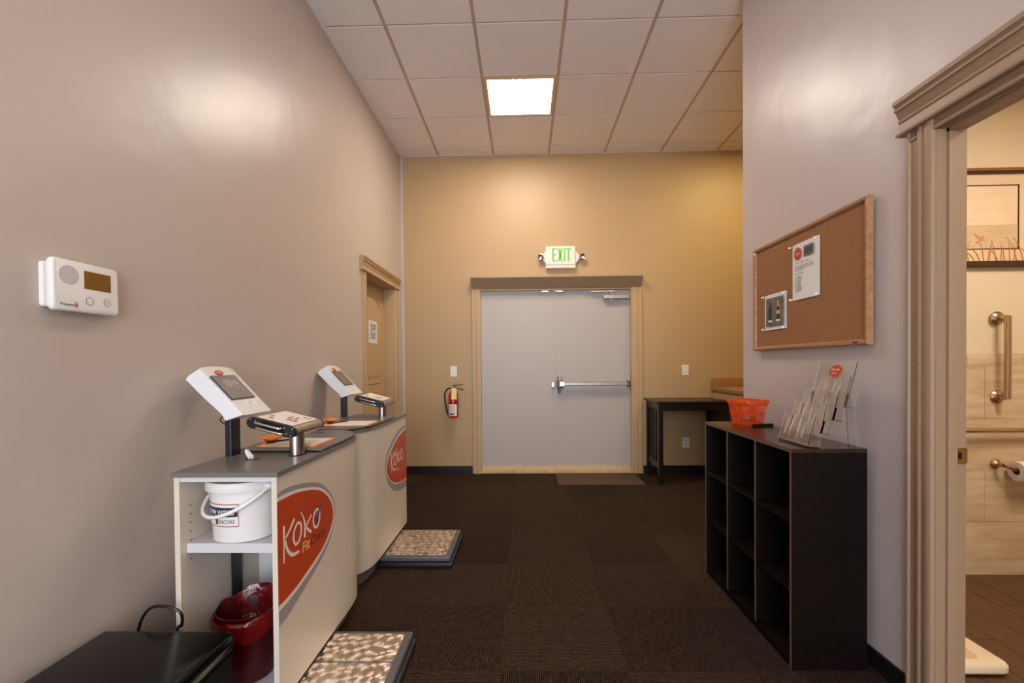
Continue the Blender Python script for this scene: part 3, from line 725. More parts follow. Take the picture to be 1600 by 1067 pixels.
# cable loop behind the display
def cable(name, pts, r, m, label, n=8):
    return tag(obj(name, MB().tube(catmull(pts, n, False), r, 8), m, smooth=True), label, 'cable')
cable('cable', [(-1.17, 1.865, 1.05), (-1.195, 1.86, 1.025), (-1.215, 1.86, 1.005), (-1.19, 1.86, .985), (-1.165, 1.86, .99)], .0025, 'black_pl', 'thin black cable looping from the nearest kiosk display to its post')

# ------------------------------------------------------------------ tissue out of the grommet
ws = MB()
P = [(-.012, 0), (-.004, .018), (-.012, .032), (-.004, .040)]
c = Vector((-1.028, 1.752, KZ+.0177))
ws.loft([[c+Vector((x+dx_*wd, dy, z)) for dx_, dy in ((-1, -.003), (-.3, .004), (.3, -.004), (1, .003))] for (x, z), wd in zip([(-.0, 0), (-.004, .012), (-.012, .024), (-.018, .036)], (.008, .012, .010, .004))], cap=False, closed=False)
o = obj('wipe', ws, 'paper', smooth=60); md = o.modifiers.new('s', 'SOLIDIFY'); md.thickness = .0012
tag(o, 'white wipe pulled up through the countertop hole of the nearest kiosk', 'wipe')

# ------------------------------------------------------------------ bucket
bx, by, bz = -.998, 1.665, .6205
bk = thing('wipes_bucket', 'white plastic bucket of gym wipes on the shelf of the nearest kiosk', 'bucket', (bx, by, bz))
obj('body', MB().lathe([(.094, 0), (.101, .003), (.112, .185), (.112, .19)], (bx, by, bz), 48), 'white_pl', bk, smooth=30)
obj('lid', MB().lathe([(.112, .172), (.123, .174), (.125, .178), (.124, .200), (.120, .206), (.112, .207), (.108, .203), (.03, .202), (.001, .202)], (bx, by, bz), 48), 'white_pl', bk, smooth=30)
hpts = []
for k_ in range(17):
    a = pi*k_/16; h_ = (.125*cos(a)+.004, -.135*sin(a)); h_ = (h_[0]*cos(-.45)-h_[1]*sin(-.45), h_[0]*sin(-.45)+h_[1]*cos(-.45)); hpts.append((bx+h_[0], by+h_[1], bz+.185-.088*sin(a)))
obj('handle', MB().tube(hpts, .0065, 10), 'white_pl', bk, smooth=True)
for sg_ in (1, -1): obj('handle_lug', MB().sphere((bx+sg_*.126*cos(-.45), by+sg_*.126*sin(-.45), bz+.185), .014, 12, (1, 1, 1)), 'white_pl', bk, smooth=True)
def curved(a0, a1, z0, z1, rr, name, m):   # label patch on bucket; angle measured from -y
    mb = MB(); n = 16
    rad = lambda z: .101+(.112-.101)*(z-.003)/.182+rr
    r0 = [[(bx+rad(z)*sin(a0+(a1-a0)*i/n), by-rad(z)*cos(a0+(a1-a0)*i/n), bz+z) for i in range(n+1)] for z in (z0, z1)]
    mb.loft(r0, cap=False, closed=False); return obj(name, mb, m, bk, smooth=True)
curved(-1.15, .33, .058, .136, .0006, 'label_border', 'red_print')
curved(-1.14, .31, .061, .133, .0009, 'label', 'paper')
curved(-1.14, .30, .092, .124, .0012, 'label_band', 'navy')
def cyl_text(s, a0, a1, z0, h, m, bold=0):
    rr = .112+.0002
    w_ = (a1-a0)*rr
    fn = lambda a, b, t: (bx+(rr-.0035+.0)*sin(a0+a/rr)*1.0, by-(rr-.0035)*cos(a0+a/rr), bz+z0+b)
    mb = text_mb(s, w_, h, fn, 0, 0, bold)
    rad = lambda z: .101+.011*(z-.003)/.182+.0018
    for i, v in enumerate(mb.v):
        d = Vector((v.x-bx, v.y-by, 0)).normalized()*rad(v.z-bz); mb.v[i] = Vector((bx+d.x, by+d.y, v.z))
    obj('label_text', mb, m, bk)
cyl_text('GYM WIPES', -.85, .20, .098, .018, 'paper', .02)
cyl_text('ENCORE', -.32, .22, .069, .013, 'ink', .0)
curved(-.46, -.36, .066, .084, .0016, 'label_globe', 'ink')

# ------------------------------------------------------------------ red bin with liner
nx, ny, nz_ = -1.005, 1.685, .1065
bn = thing('waste_bin', 'small dark red waste bin with a red plastic liner inside the nearest kiosk', 'bin', (nx, ny, nz_))
obj('body', MB().lathe([(.001, 0), (.074, 0), (.078, .004), (.104, .235), (.108, .245), (.104, .247), (.100, .235), (.073, .012), (.001, .010)], (nx, ny, nz_), 40), 'red_bin', bn, smooth=30)
lr = []; random.seed(3)
jit = [[random.uniform(-1, 1) for _ in range(48)] for _ in range(12)]
prof = [(.030, .10), (.085, .13), (.097, .19), (.101, .236), (.108, .252), (.116, .252), (.119, .240), (.119, .222), (.116, .205), (.114, .192)]
for q_, (r_, h_) in enumerate(prof):
    ring = []
    for i in range(48):
        a = 2*pi*i/48; j_ = jit[q_][i]
        tilt = .022*sin(a)+.010*cos(a)      # higher at the back and hall side
        hh = h_+tilt*(1 if h_ > .18 else .3)+.003*j_+.004*sin(5*a+q_)
        if q_ >= 8: hh += -.014*abs(sin(2.5*a+1))
        rr = r_+.0022*j_+(.003*sin(9*a) if q_ > 3 else 0)
        ring.append((nx+rr*cos(a), ny+rr*sin(a), nz_+hh))
    lr.append(ring)
obj('liner', MB().loft(lr, cap=False), 'liner', bn, smooth=60)
cr_ = MB()
for i in range(3):
    a = i*2.1; cr_.sphere((nx+.02*cos(a)+.015, ny-.01+.02*sin(a), nz_+.125), .022, 8, (1, .8, .5))
tag(obj('crumpled_wipes', cr_, 'paper'), 'crumpled pale wipes inside the red waste bin', 'litter')['kind'] = 'stuff'

# ------------------------------------------------------------------ bench
bh = thing('bench', 'low black leatherette bench in the bottom left corner against the wall', 'bench', (-1.115, 1.02, 0))
obj('base', MB().rbox(-1.318, -.912, .60, 1.438, .03, .330, .01), 'bench_base', bh)
obj('cushion', MB().rbox(-1.325, -.903, .59, 1.446, .334, .400, .022, 5), 'leather', bh, smooth=50)
obj('piping', MB().tube([(x, y, .372) for x, y in rrect(-1.3265, -.9015, .5885, 1.4475, .03)], .0035, 8, True), 'leather', bh, smooth=True)
for x in (-1.29, -.94):
    for y in (.63, 1.41): obj('foot', MB().cyl((x, y, 0), (x, y, .032), .02), 'black_pl', bh)
cable('power_cable', [(-1.27, 1.53, .0), (-1.275, 1.50, .2), (-1.262, 1.50, .36), (-1.225, 1.50, .432), (-1.165, 1.50, .440), (-1.125, 1.505, .418), (-1.125, 1.51, .375), (-1.15, 1.515, .33), (-1.2, 1.52, .0)], .0048, 'black_pl', 'thick black cable arching up behind the black bench')

# ------------------------------------------------------------------ foot scales
def footscale(x0, x1, y0, y1, label):
    t = thing('foot_scale', label, 'scale', ((x0+x1)/2, (y0+y1)/2, 0))
    obj('base', MB().rbox(x0-.006, x1+.012, y0-.008, y1+.006, .004, .034, .008, 3), 'rubber', t, smooth=40)
    obj('frame', MB().rbox(x0, x1, y0, y1, .036, .068, .010, 4), 'grey_rubber', t, smooth=40)
    ym = (y0+y1)/2
    for a, b in ((y0+.028, ym-.005), (ym+.005, y1-.028)):
        obj('foot_plate', MB().prism(rrect(x0+.028, x1-.030, a, b, .010), lambda p, q, z: (p, q, z), .060, .0705), 'swirl', t)
    ft = MB()
    for x in (x0+.03, x1-.03):
        for y in (y0+.03, y1-.03): ft.cyl((x, y, 0), (x, y, .006), .014, 12)
    obj('feet', ft, 'rubber', t, kind='stuff')
    return t
footscale(-.850, -.487, 1.585, 2.025, 'grey framed steel foot scale on the carpet beside the nearest kiosk')
footscale(-.880, -.450, 2.812, 3.285, 'grey framed steel foot scale on the carpet beside the farther kiosk')

# ------------------------------------------------------------------ clipboards
def clipboard(cx0, cx1, y0, y1, rz, label, plabel, zt):
    # clip end at the wall side (low x)
    c = ((cx0+cx1)/2, (y0+y1)/2, zt); t = thing('clipboard', label, 'clipboard', c, rz)
    L_, H_ = (cx1-cx0)/2, (y1-y0)/2
    obj('board', MB().prism(rrect(-L_, L_, -H_, H_, .008), lambda a, b, z: (a, b, z), 0, .003), 'orange_clip', t, local=True)
    p = MB().box(-L_+.012, L_-.014, -H_+.008, H_-.003, .0031, .0045)
    obj('paper', p, 'paper', t, local=True)
    ln = MB()
    for i in range(7): ln.box(-L_+.06+.024*i, -L_+.063+.024*i, -H_+.03, H_-.03-.02*(i % 2), .0045, .0048)
    obj('paper_print', ln, 'ink_faint', t, local=True, kind='stuff')
    cp_ = MB().hexa([(-L_+.002, -.062, .004), (-L_+.030, -.062, .004), (-L_+.030, .062, .004), (-L_+.002, .062, .004), (-L_+.002, -.062, .007), (-L_+.030, -.062, .007), (-L_+.030, .062, .007), (-L_+.002, .062, .007)])
    cp_.hexa([(-L_+.020, -.058, .005), (-L_+.024, -.058, .005), (-L_+.024, .058, .005), (-L_+.020, .058, .005), (-L_-.012, -.05, .030), (-L_-.008, -.05, .032), (-L_-.008, .05, .032), (-L_-.012, .05, .030)])
    cp_.hexa([(-L_-.012, -.05, .028), (-L_+.045, -.058, .022), (-L_+.045, .058, .022), (-L_-.012, .05, .028), (-L_-.012, -.05, .031), (-L_+.045, -.058, .025), (-L_+.045, .058, .025), (-L_-.012, .05, .031)])
    obj('clip', cp_, 'orange_clip', t, local=True)
    pn = thing('pen', plabel, 'pen', (c[0]-L_+.055, c[1], zt+.0115), rz)
    obj('barrel', MB().cyl((-.028, -.055, 0), (.040, .055, 0), .004, 10), 'black_pl', pn, local=True, smooth=True)
    obj('tip', MB().cyl((-.028, -.055, 0), (-.035, -.066, 0), .004, 10, .001), 'black_pl', pn, local=True, smooth=True)
clipboard(-1.118, -.868, 1.935, 2.150, 0, 'orange clipboard with white form on the nearest kiosk behind the hand console', 'black pen under the clip of the nearest clipboard', KZ+.030)
clipboard(-1.130, -.866, 2.60, 2.805, 0, 'orange clipboard with white form on the farther kiosk', 'black pen under the clip of the farther clipboard', KZ+.030)

# ------------------------------------------------------------------ security keypad on left wall
kp = thing('alarm_keypad', 'white alarm keypad with amber display on the left wall', 'keypad', (XL, 1.409, 1.38))
yz = lambda off: (lambda a, b, t: (XL+off+t, a, b))
obj('back_plate', MB().prism(rrect(1.296, 1.504, 1.392, 1.520, .008), yz(0), 0, .014), 'white_pl', kp)
obj('housing', MB().loft([[yz(0)(a, b, t) for a, b in rrect(1.300+i, 1.518-i, 1.383+i, 1.534-i, .014)] for t, i in ((.014, .003), (.020, 0), (.028, 0), (.034, .002), (.036, .005))]), 'white_pl', kp, smooth=30)
obj('display', MB().prism(rrect(1.396, 1.487, 1.456, 1.510, .001), yz(.036), 0, .0008), 'lcd_amber', kp, label='blank amber display')
obj('speaker_grille', MB().prism(circ(1.348, 1.488, .031, .028), yz(.036), 0, .0005), 'dots', kp)
obj('button', MB().prism(circ(1.412, 1.420, .012), yz(.036), 0, .0012), 'white_pl', kp)
obj('button', MB().prism(circ(1.472, 1.423, .011), yz(.036), 0, .0012), 'white_pl', kp)
rg_ = MB()
for cy_, cz_, r_ in ((1.412, 1.420, .012), (1.472, 1.423, .011), (1.472, 1.423, .004)): rg_.stroke(circ(cy_, cz_, r_, n=20), .0014, yz(.036), 0, .0016, True)
obj('button_ring', rg_, 'ink_grey', kp, kind='stuff')
obj('brand_text', text_mb('Protection', .042, .008, lambda a, b, t: (XL+.0368, 1.320+a, 1.399+b-a*.02), 0, 0, .01), 'ink', kp)
b1_ = MB().stroke([(1.366, 1.407), (1.368, 1.399)], .0035, yz(.036), 0, .0009).stroke([(1.359+.0*k_+.008*cos(a_)+.006, 1.404+.008*sin(a_)) for k_, a_ in enumerate([1.9-.33*i for i in range(11)])], .0018, yz(.036), 0, .0009)
obj('brand_mark', b1_, 'red_print', kp)

# ------------------------------------------------------------------ exit sign
ex = thing('exit_sign', 'white lit exit sign with green EXIT letters above the double doors', 'sign', (.411, YF, 2.263))
obj('back_box', MB().rbox(.247, .575, YF-.045, YF, 2.264, 2.504, .006), 'white_pl', ex)
obj('face', MB().rbox(.256, .566, YF-.056, YF-.045, 2.300, 2.494, .004), 'lit_white', ex)
obj('lower_cover', MB().rbox(.250, .572, YF-.052, YF-.044, 2.266, 2.294, .003), 'white_pl', ex)
zx = lambda a, b, t: (a, YF-.056-t, b)
def E_(x, w_, h, z, s): return [[(x, z), (x+s, z), (x+s, z+h), (x, z+h)], [(x, z), (x+w_, z), (x+w_, z+s*.8), (x, z+s*.8)], [(x, z+h/2-s*.4), (x+w_*.9, z+h/2-s*.4), (x+w_*.9, z+h/2+s*.4), (x, z+h/2+s*.4)], [(x, z+h-s*.8), (x+w_, z+h-s*.8), (x+w_, z+h), (x, z+h)]]
el = MB(); z0, h0, s0_ = 2.335, .145, .017
for p in E_(.318, .050, h0, z0, s0_): el.prism(p, zx, 0, .001)
for p in ([(.376, z0), (.396, z0), (.432, z0+h0), (.412, z0+h0)], [(.412, z0), (.432, z0), (.396, z0+h0), (.376, z0+h0)]): el.prism(p, zx, 0, .001)
el.prism([(.443, z0), (.462, z0), (.462, z0+h0), (.443, z0+h0)], zx, 0, .001)
el.prism([(.486, z0), (.506, z0), (.506, z0+h0), (.486, z0+h0)], zx, 0, .001).prism([(.470, z0+h0-.016), (.522, z0+h0-.016), (.522, z0+h0), (.470, z0+h0)], zx, 0, .0011)
obj('letters', el, 'green', ex, label='green letters EXIT')
for x, s_ in ((.195, -1), (.640, 1)):
    cx = .247 if s_ < 0 else .575
    obj('lamp_arm', MB().prism([(cx, 2.32), (cx, 2.45), (cx+s_*.02, 2.43), (cx+s_*.038, 2.40), (cx+s_*.038, 2.37), (cx+s_*.02, 2.34)], lambda a, b, t: (a, YF-t, b), .004, .036), 'white_pl', ex)
    lh = obj('lamp_head', MB().lathe([(.020, -.03), (.032, -.01), (.034, .012), (.030, .014), (.018, .004), (.001, .0)], (x, YF-.055, 2.385), 24, (s_*.25, -1, -.15)), 'chrome', ex, smooth=30, label='chrome spotlight head')
    obj('lamp_stem', MB().cyl((x, YF-.04, 2.385), (x-s_*.03, YF-.03, 2.385), .010), 'white_pl', ex)

# ------------------------------------------------------------------ switches, outlet
def plate(x0, x1, z0, z1, label, cat, outlet=False):
    nm = 'wall_outlet' if outlet else 'light_switch'
    t = thing(nm, label, cat, ((x0+x1)/2, YF, z0))
    obj('cover_plate', MB().rbox(x0, x1, YF-.006, YF, z0, z1, .0025), 'white_pl', t)
    cx, cz = (x0+x1)/2, (z0+z1)/2
    if outlet:
        for s_ in (-.021, .021):
            so = obj('socket', MB().prism(circ(cx, cz+s_, .016, .014), lambda a, b, t_: (a, YF-.006-t_, b), 0, .0015), 'white_lam_in', t)
            obj('slots', MB().box(cx-.007, cx-.0045, YF-.0082, YF-.007, cz+s_-.002, cz+s_+.007).box(cx+.0045, cx+.007, YF-.0082, YF-.007, cz+s_-.002, cz+s_+.007).box(cx-.002, cx+.002, YF-.0082, YF-.007, cz+s_-.009, cz+s_-.005), 'ink', so)
    else:
        obj('toggle', MB().hexa([(cx-.005, YF-.006, cz-.011), (cx+.005, YF-.006, cz-.011), (cx+.005, YF-.006, cz+.011), (cx-.005, YF-.006, cz+.011), (cx-.004, YF-.016, cz-.010), (cx+.004, YF-.016, cz-.010), (cx+.004, YF-.011, cz+.004), (cx-.004, YF-.011, cz+.004)]), 'white_pl', t)
        obj('screws', MB().sphere((cx, YF-.006, cz+.03), .003, 8).sphere((cx, YF-.006, cz-.03), .003, 8), 'ink_grey', t, kind='stuff')
plate(-.822, -.748, 1.084, 1.198, 'white light switch above the fire extinguisher', 'switch')
plate(1.735, 1.809, 1.080, 1.192, 'white light switch above the dark desk', 'switch')
plate(1.737, 1.813, .282, .392, 'white wall outlet under the dark desk', 'outlet', True)

# ------------------------------------------------------------------ fire extinguisher
fe = thing('fire_extinguisher', 'red fire extinguisher with black hose on the tan wall left of the double doors', 'extinguisher', (-.785, YF-.075, .64))
c = (-.782, YF-.075, .635)
obj('cylinder', MB().lathe([(.001, 0), (.046, 0), (.052, .006), (.053, .02), (.053, .235), (.048, .265), (.034, .285), (.018, .295), (.016, .305)], c, 32), 'red', fe, smooth=30)
obj('band', MB().lathe([(.0535, .155), (.0545, .156), (.0545, .166), (.0535, .167)], c, 32), 'black_pl', fe, smooth=30)
def patch(r_, a0, a1, z0, z1, m, name):
    mb = MB(); mb.loft([[(c[0]+r_*sin(a0+(a1-a0)*i/10), c[1]-r_*cos(a0+(a1-a0)*i/10), c[2]+z) for i in range(11)] for z in (z0, z1)], cap=False, closed=False)
    return obj(name, mb, m, fe, smooth=True)
patch(.0540, -1.0, .9, .025, .150, 'paper', 'label_sheet')
for k_ in range(5): patch(.0543, -.7, .5-.15*(k_ % 2), .125-.017*k_, .130-.017*k_, 'ink_grey', 'label_print')
patch(.0543, -.7, .3, .034, .050, 'ink', 'label_print')
obj('valve', MB().cyl((c[0], c[1], c[2]+.300), (c[0], c[1], c[2]+.345), .013).cyl((c[0]-.030, c[1], c[2]+.325), (c[0], c[1], c[2]+.325), .008), 'satin', fe, smooth=30)
obj('lever', MB().hexa([(c[0]-.01, c[1]-.010, c[2]+.345), (c[0]+.11, c[1]-.008, c[2]+.360), (c[0]+.11, c[1]+.008, c[2]+.360), (c[0]-.01, c[1]+.010, c[2]+.345), (c[0]-.01, c[1]-.010, c[2]+.355), (c[0]+.11, c[1]-.008, c[2]+.370), (c[0]+.11, c[1]+.008, c[2]+.370), (c[0]-.01, c[1]+.010, c[2]+.355)])
    .hexa([(c[0], c[1]-.010, c[2]+.325), (c[0]+.115, c[1]-.008, c[2]+.300), (c[0]+.115, c[1]+.008, c[2]+.300), (c[0], c[1]+.010, c[2]+.325), (c[0], c[1]-.010, c[2]+.337), (c[0]+.115, c[1]-.008, c[2]+.310), (c[0]+.115, c[1]+.008, c[2]+.310), (c[0], c[1]+.010, c[2]+.337)]), 'black_pl', fe)
obj('hose', MB().tube(catmull([(c[0]-.025, c[1], c[2]+.325), (c[0]-.06, c[1]-.01, c[2]+.315), (c[0]-.088, c[1]-.012, c[2]+.275), (c[0]-.092, c[1]-.012, c[2]+.21), (c[0]-.080, c[1]-.012, c[2]+.13), (c[0]-.068, c[1]-.012, c[2]+.07)], 5, False), .0085, 10), 'black_pl', fe, smooth=True)
obj('nozzle', MB().cyl((c[0]-.068, c[1]-.012, c[2]+.075), (c[0]-.060, c[1]-.012, c[2]+.03), .010, 12, .007), 'black_pl', fe, smooth=True)
obj('hang_tag', MB().hexa([(c[0]-.010, c[1]-.064, c[2]+.205), (c[0]+.046, c[1]-.062, c[2]+.207), (c[0]+.046, c[1]-.060, c[2]+.207), (c[0]-.010, c[1]-.062, c[2]+.205), (c[0]-.010, c[1]-.036, c[2]+.325), (c[0]+.042, c[1]-.034, c[2]+.325), (c[0]+.042, c[1]-.032, c[2]+.325), (c[0]-.010, c[1]-.034, c[2]+.325)]), 'cream_tag', fe, label='yellow inspection tag')
obj('wall_bracket', MB().box(c[0]-.02, c[0]+.02, c[1]+.05, YF, c[2]+.18, c[2]+.28), 'black_pl', fe)

# ------------------------------------------------------------------ door mat
tag(obj('door_mat', MB().rbox(.335, 1.205, 4.735, 5.235, .0, .009, .003), 'mat_brown'), 'flat brown door mat in front of the double doors', 'mat')

# ------------------------------------------------------------------ mission desk
dk = thing('desk', 'dark wooden slatted desk beside the double doors', 'desk', (1.68, 4.97, 0))
A0, A1, B0, B1 = 1.332, 2.022, 4.735, 5.225
obj('desk_top', MB().rbox(A0-.022, A1+.016, B0-.022, B1+.012, .812, .834, .004), 'dark_wood', dk)
for x in (A0, A1-.044):
    for y in (B0, B1-.044): obj('leg', MB().rbox(x, x+.044, y, y+.044, 0, .811, .002), 'dark_wood', dk)
obj('apron', MB().box(A0+.045, A1-.045, B0+.006, B0+.026, .738, .811), 'dark_wood', dk)
obj('apron', MB().box(A0+.045, A1-.045, B1-.030, B1-.010, .738, .811), 'dark_wood', dk)
for x in (A0+.012, A1-.032):
    obj('side_rail', MB().box(x, x+.02, B0+.045, B1-.045, .742, .811), 'dark_wood', dk)
    obj('side_rail', MB().box(x, x+.02, B0+.045, B1-.045, .150, .215), 'dark_wood', dk)
    for k_ in range(4):
        y = B0+.075+.088*k_; obj('slat', MB().box(x+.004, x+.016, y, y+.040, .216, .741), 'dark_wood', dk)

# ------------------------------------------------------------------ laminate counter in alcove
cn = thing('counter', 'brown laminate counter with backsplash in the corner behind the dark desk', 'counter', (2.7, 4.8, 0))
obj('worktop', MB().rbox(2.055, XA-.005, 4.40, YF-.002, .905, .945, .006), 'counter_lam', cn)
obj('backsplash', MB().rbox(2.055, XA-.005, YF-.024, YF-.002, .9455, 1.045, .004), 'counter_lam', cn)
obj('side_panel', MB().box(2.075, 2.095, 4.43, YF-.004, 0, .904), 'trim_far', cn)
obj('front_panel', MB().box(2.095, XA-.005, 4.43, 4.45, 0.0, .904), 'trim_far', cn)

# ------------------------------------------------------------------ cube organiser
cu = thing('cube_shelf', 'dark espresso cube shelf with nine compartments along the right wall', 'shelf', (1.192, 2.328, 0))
X0, X1, Y0, Y1, ZT = 1.046, 1.338, 1.883, 2.773, .875
th = .016
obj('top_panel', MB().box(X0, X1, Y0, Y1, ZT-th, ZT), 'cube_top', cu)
obj('bottom_panel', MB().box(X0+.001, X1, Y0+th, Y1-th, .022, .038), 'cube', cu)
obj('kick_strip', MB().box(X0+.006, X0+.018, Y0+th, Y1-th, 0, .022), 'cube', cu)
obj('end_panel', MB().box(X0, X1, Y0, Y0+th, 0, ZT-th), 'cube', cu)
obj('end_panel', MB().box(X0, X1, Y1-th, Y1, 0, ZT-th), 'cube', cu)
obj('back_panel', MB().box(X1-.006, X1-.001, Y0+th, Y1-th, .038, ZT-th), 'cube', cu)
yd = [Y0+(Y1-Y0)*k_/3 for k_ in (1, 2)]
for y in yd: obj('divider', MB().box(X0+.001, X1-.007, y-th/2, y+th/2, .038, ZT-th), 'cube', cu)
zs = [.038+(ZT-th-.038)*k_/3 for k_ in (1, 2)]
cols = [(Y0+th, yd[0]-th/2), (yd[0]+th/2, yd[1]-th/2), (yd[1]+th/2, Y1-th)]
for z in zs:
    for a, b in cols: obj('shelf_board', MB().box(X0+.003, X1-.007, a, b, z-th/2, z+th/2), 'cube', cu)
eb = MB()
for y0_, y1_ in ((Y0, Y0+th), (Y1-th, Y1)): eb.box(X0-.0006, X0, y0_+.001, y1_-.001, 0, ZT-.001)
for y in yd: eb.box(X0+.0003, X0+.001, y-th/2+.001, y+th/2-.001, .038, ZT-th)
eb.box(X0-.0006, X0, Y0+th, Y1-th, ZT-th+.001, ZT-.001)
obj('edge_band', eb, 'cube_edge', cu)

# ------------------------------------------------------------------ orange basket
bs = thing('basket', 'small orange slotted plastic basket on the far end of the cube shelf', 'basket', (1.228, 2.64, ZT), radians(16))
def basket_wall(mb, P0, P1, Q0, Q1, nb):
    P0, P1, Q0, Q1 = map(Vector, (P0, P1, Q0, Q1)); nrm = (P1-P0).cross(Q0-P0).normalized()*.002
    def pt(u, v): return (P0*(1-u)+P1*u)*(1-v)+(Q0*(1-u)+Q1*u)*v
    def pch(u0, u1, v0, v1, k=1.0):
        a = [pt(u0, v0), pt(u1, v0), pt(u1, v1), pt(u0, v1)]; mb.hexa([p-nrm*k for p in a]+[p+nrm*k for p in a])
    pch(0, 1, 0, .12); pch(0, 1, .44, .56); pch(0, 1, .84, 1)
    for i in range(nb+1):
        u = i/nb; w_ = .5/nb*.40
        pch(max(0, u-w_), min(1, u+w_), .10, .86, .9)
def rect(hx, hy, z): return [(-hx, -hy, z), (hx, -hy, z), (hx, hy, z), (-hx, hy, z)]
b_, t_ = rect(.049, .056, .003), rect(.064, .076, .124)
mbb = MB()
for i in range(4):
    j = (i+1) % 4; basket_wall(mbb, b_[i], b_[j], t_[i], t_[j], 7 if i % 2 == 0 else 8)
obj('wall', mbb, 'orange_pl', bs, local=True)
obj('base', MB().prism(rrect(-.050, .050, -.058, .058, .008), lambda a, b, z: (a, b, z), 0, .004), 'orange_pl', bs, local=True)
rr_o, rr_i = rrect(-.073, .073, -.086, .086, .012), rrect(-.063, .063, -.075, .075, .008)
rim = MB()
for i in range(len(rr_o)):
    j = (i+1) % len(rr_o)
    rim.hexa([(*rr_o[i], .119), (*rr_o[j], .119), (*rr_i[j], .121), (*rr_i[i], .121), (*rr_o[i], .137), (*rr_o[j], .137), (*rr_i[j], .137), (*rr_i[i], .137)])
obj('rim', rim, 'orange_pl', bs, local=True, smooth=40)
# key tags in the basket
Wb = W['basket']; random.seed(11)
for q_ in range(14):
    mn = 'black_pl' if q_ % 2 else 'paper'
    lx, ly = random.uniform(-.024, .024), random.uniform(-.030, .030); lz = .010+.0042*q_
    mt = Wb @ Matrix.Translation((lx, ly, lz)) @ Matrix.Rotation(random.uniform(0, 3), 4, 'Z') @ Matrix.Rotation(random.uniform(-.15, .15), 4, 'X')
    t = MB().prism(rrect(-.019, .019, -.011, .011, .004), lambda a, b, z: (a, b, z), 0, .0038); t.tf(mt)
    o = obj('key_tag', t, mn)
    tag(o, 'black key tag heaped in the orange basket' if q_ % 2 else 'white key tag heaped in the orange basket', 'tag', 'black key tags in the orange basket' if q_ % 2 else 'white key tags in the orange basket')
mk = thing('marker', 'black marker lying on the cube shelf in front of the orange basket', 'pen', (1.252, 2.565, ZT+.006))
obj('barrel', MB().cyl((1.205, 2.530, ZT+.0075), (1.290, 2.553, ZT+.0075), .007, 12), 'black_pl', mk, smooth=30)
obj('cap', MB().cyl((1.290, 2.553, ZT+.0075), (1.322, 2.561, ZT+.0075), .0074, 12), 'black_pl', mk, smooth=30)

# ------------------------------------------------------------------ brochure holder
bd = thing('brochure_holder', 'clear acrylic four-tier brochure holder on the near end of the cube shelf', 'holder', (1.20, 2.0, ZT))
H0, H1 = 1.895, 2.113
ex_ = MB()
def sheet(mb, p, q, y0, y1, th_=.0022):     # flat sheet spanned by profile segment p->q (x,z) from y0 to y1
    dx_, dz_ = q[0]-p[0], q[1]-p[1]; l = math.hypot(dx_, dz_); nx_, nz2 = -dz_/l*th_, dx_/l*th_
    mb.hexa([(p[0], y0, p[1]), (q[0], y0, q[1]), (q[0], y1, q[1]), (p[0], y1, p[1]), (p[0]+nx_, y0, p[1]+nz2), (q[0]+nx_, y0, q[1]+nz2), (q[0]+nx_, y1, q[1]+nz2), (p[0]+nx_, y1, p[1]+nz2)])
slope = (.075, .26)   # lean of the fronts
for k_ in range(4):
    bxk, bzk = 1.118+.046*k_, ZT+.006+.052*k_
    p0 = (bxk, bzk); hgt = .118
    p1 = (bxk+hgt*.25, bzk+hgt)
    m_ = MB(); sheet(m_, p0, p1, H0, H1)
    obj('pocket_front', m_, 'acrylic', bd)
    m_ = MB(); sheet(m_, (bxk, bzk), (bxk+.040, bzk-.006), H0, H1)
    obj('pocket_floor', m_, 'acrylic', bd)
    for y in (H0+.0005, (H0+H1)/2-.001, H1-.003):
        sd = MB().hexa([(bxk, y, bzk), (bxk+.040, y, bzk-.005), (bxk+.066, y, bzk+.100), (bxk+.030, y, bzk+hgt), (bxk, y+.002, bzk), (bxk+.040, y+.002, bzk-.005), (bxk+.066, y+.002, bzk+.100), (bxk+.030, y+.002, bzk+hgt)])
        obj('pocket_side', sd, 'acrylic', bd)
    rb = MB()
    for y in (H0+.045, H0+.08, H0+.135, H0+.17): rb.hexa([(bxk-.002, y, bzk+.03), (bxk, y, bzk+.03), (bxk, y+.006, bzk+.03), (bxk-.002, y+.006, bzk+.03), (p1[0]-.002, y, p1[1]), (p1[0], y, p1[1]), (p1[0], y+.006, p1[1]), (p1[0]-.002, y+.006, p1[1])])
    obj('pocket_rib', rb, 'acrylic', bd, kind='stuff')
bp_ = MB(); sheet(bp_, (1.256+.0, ZT+.004+.156), (1.302, 1.214), H0-.012, H1+.004, .0026); obj('back_sheet', bp_, 'acrylic', bd)
ls = MB(); ls.hexa([(1.118, H0-.003, ZT+.001), (1.160, H0-.003, ZT+.001), (1.160, H1+.003, ZT+.001), (1.118, H1+.003, ZT+.001), (1.120, H0-.003, ZT+.005), (1.160, H0-.003, ZT+.005), (1.160, H1+.003, ZT+.005), (1.120, H1+.003, ZT+.005)])
obj('base', ls, 'acrylic', bd)
for y in (H0-.003, H1): obj('rear_leg', MB().hexa([(1.272, y, ZT+.001), (1.300, y, ZT+.001), (1.300, y+.0026, ZT+.001), (1.272, y+.0026, ZT+.001), (1.262, y, 1.045), (1.275, y, 1.10), (1.275, y+.0026, 1.10), (1.262, y+.0026, 1.045)]), 'acrylic', bd)
sf = plane_fn((1.2945, 2.055, 1.158), (0, -1, 0), (.28, 0, .96))
hx6 = [(.040*cos(pi/6+pi*k_/3), .027*sin(pi/6+pi*k_/3)) for k_ in range(6)]
sk = obj('round_sticker', MB().prism(catmull(hx6, 5), lambda a, b, t: plane_fn((1.284, 1.99, 1.178), (0, -1, 0), (.28, 0, .96))(a, b, -t), .0, .0012), 'orange', bd, label='orange sticker')
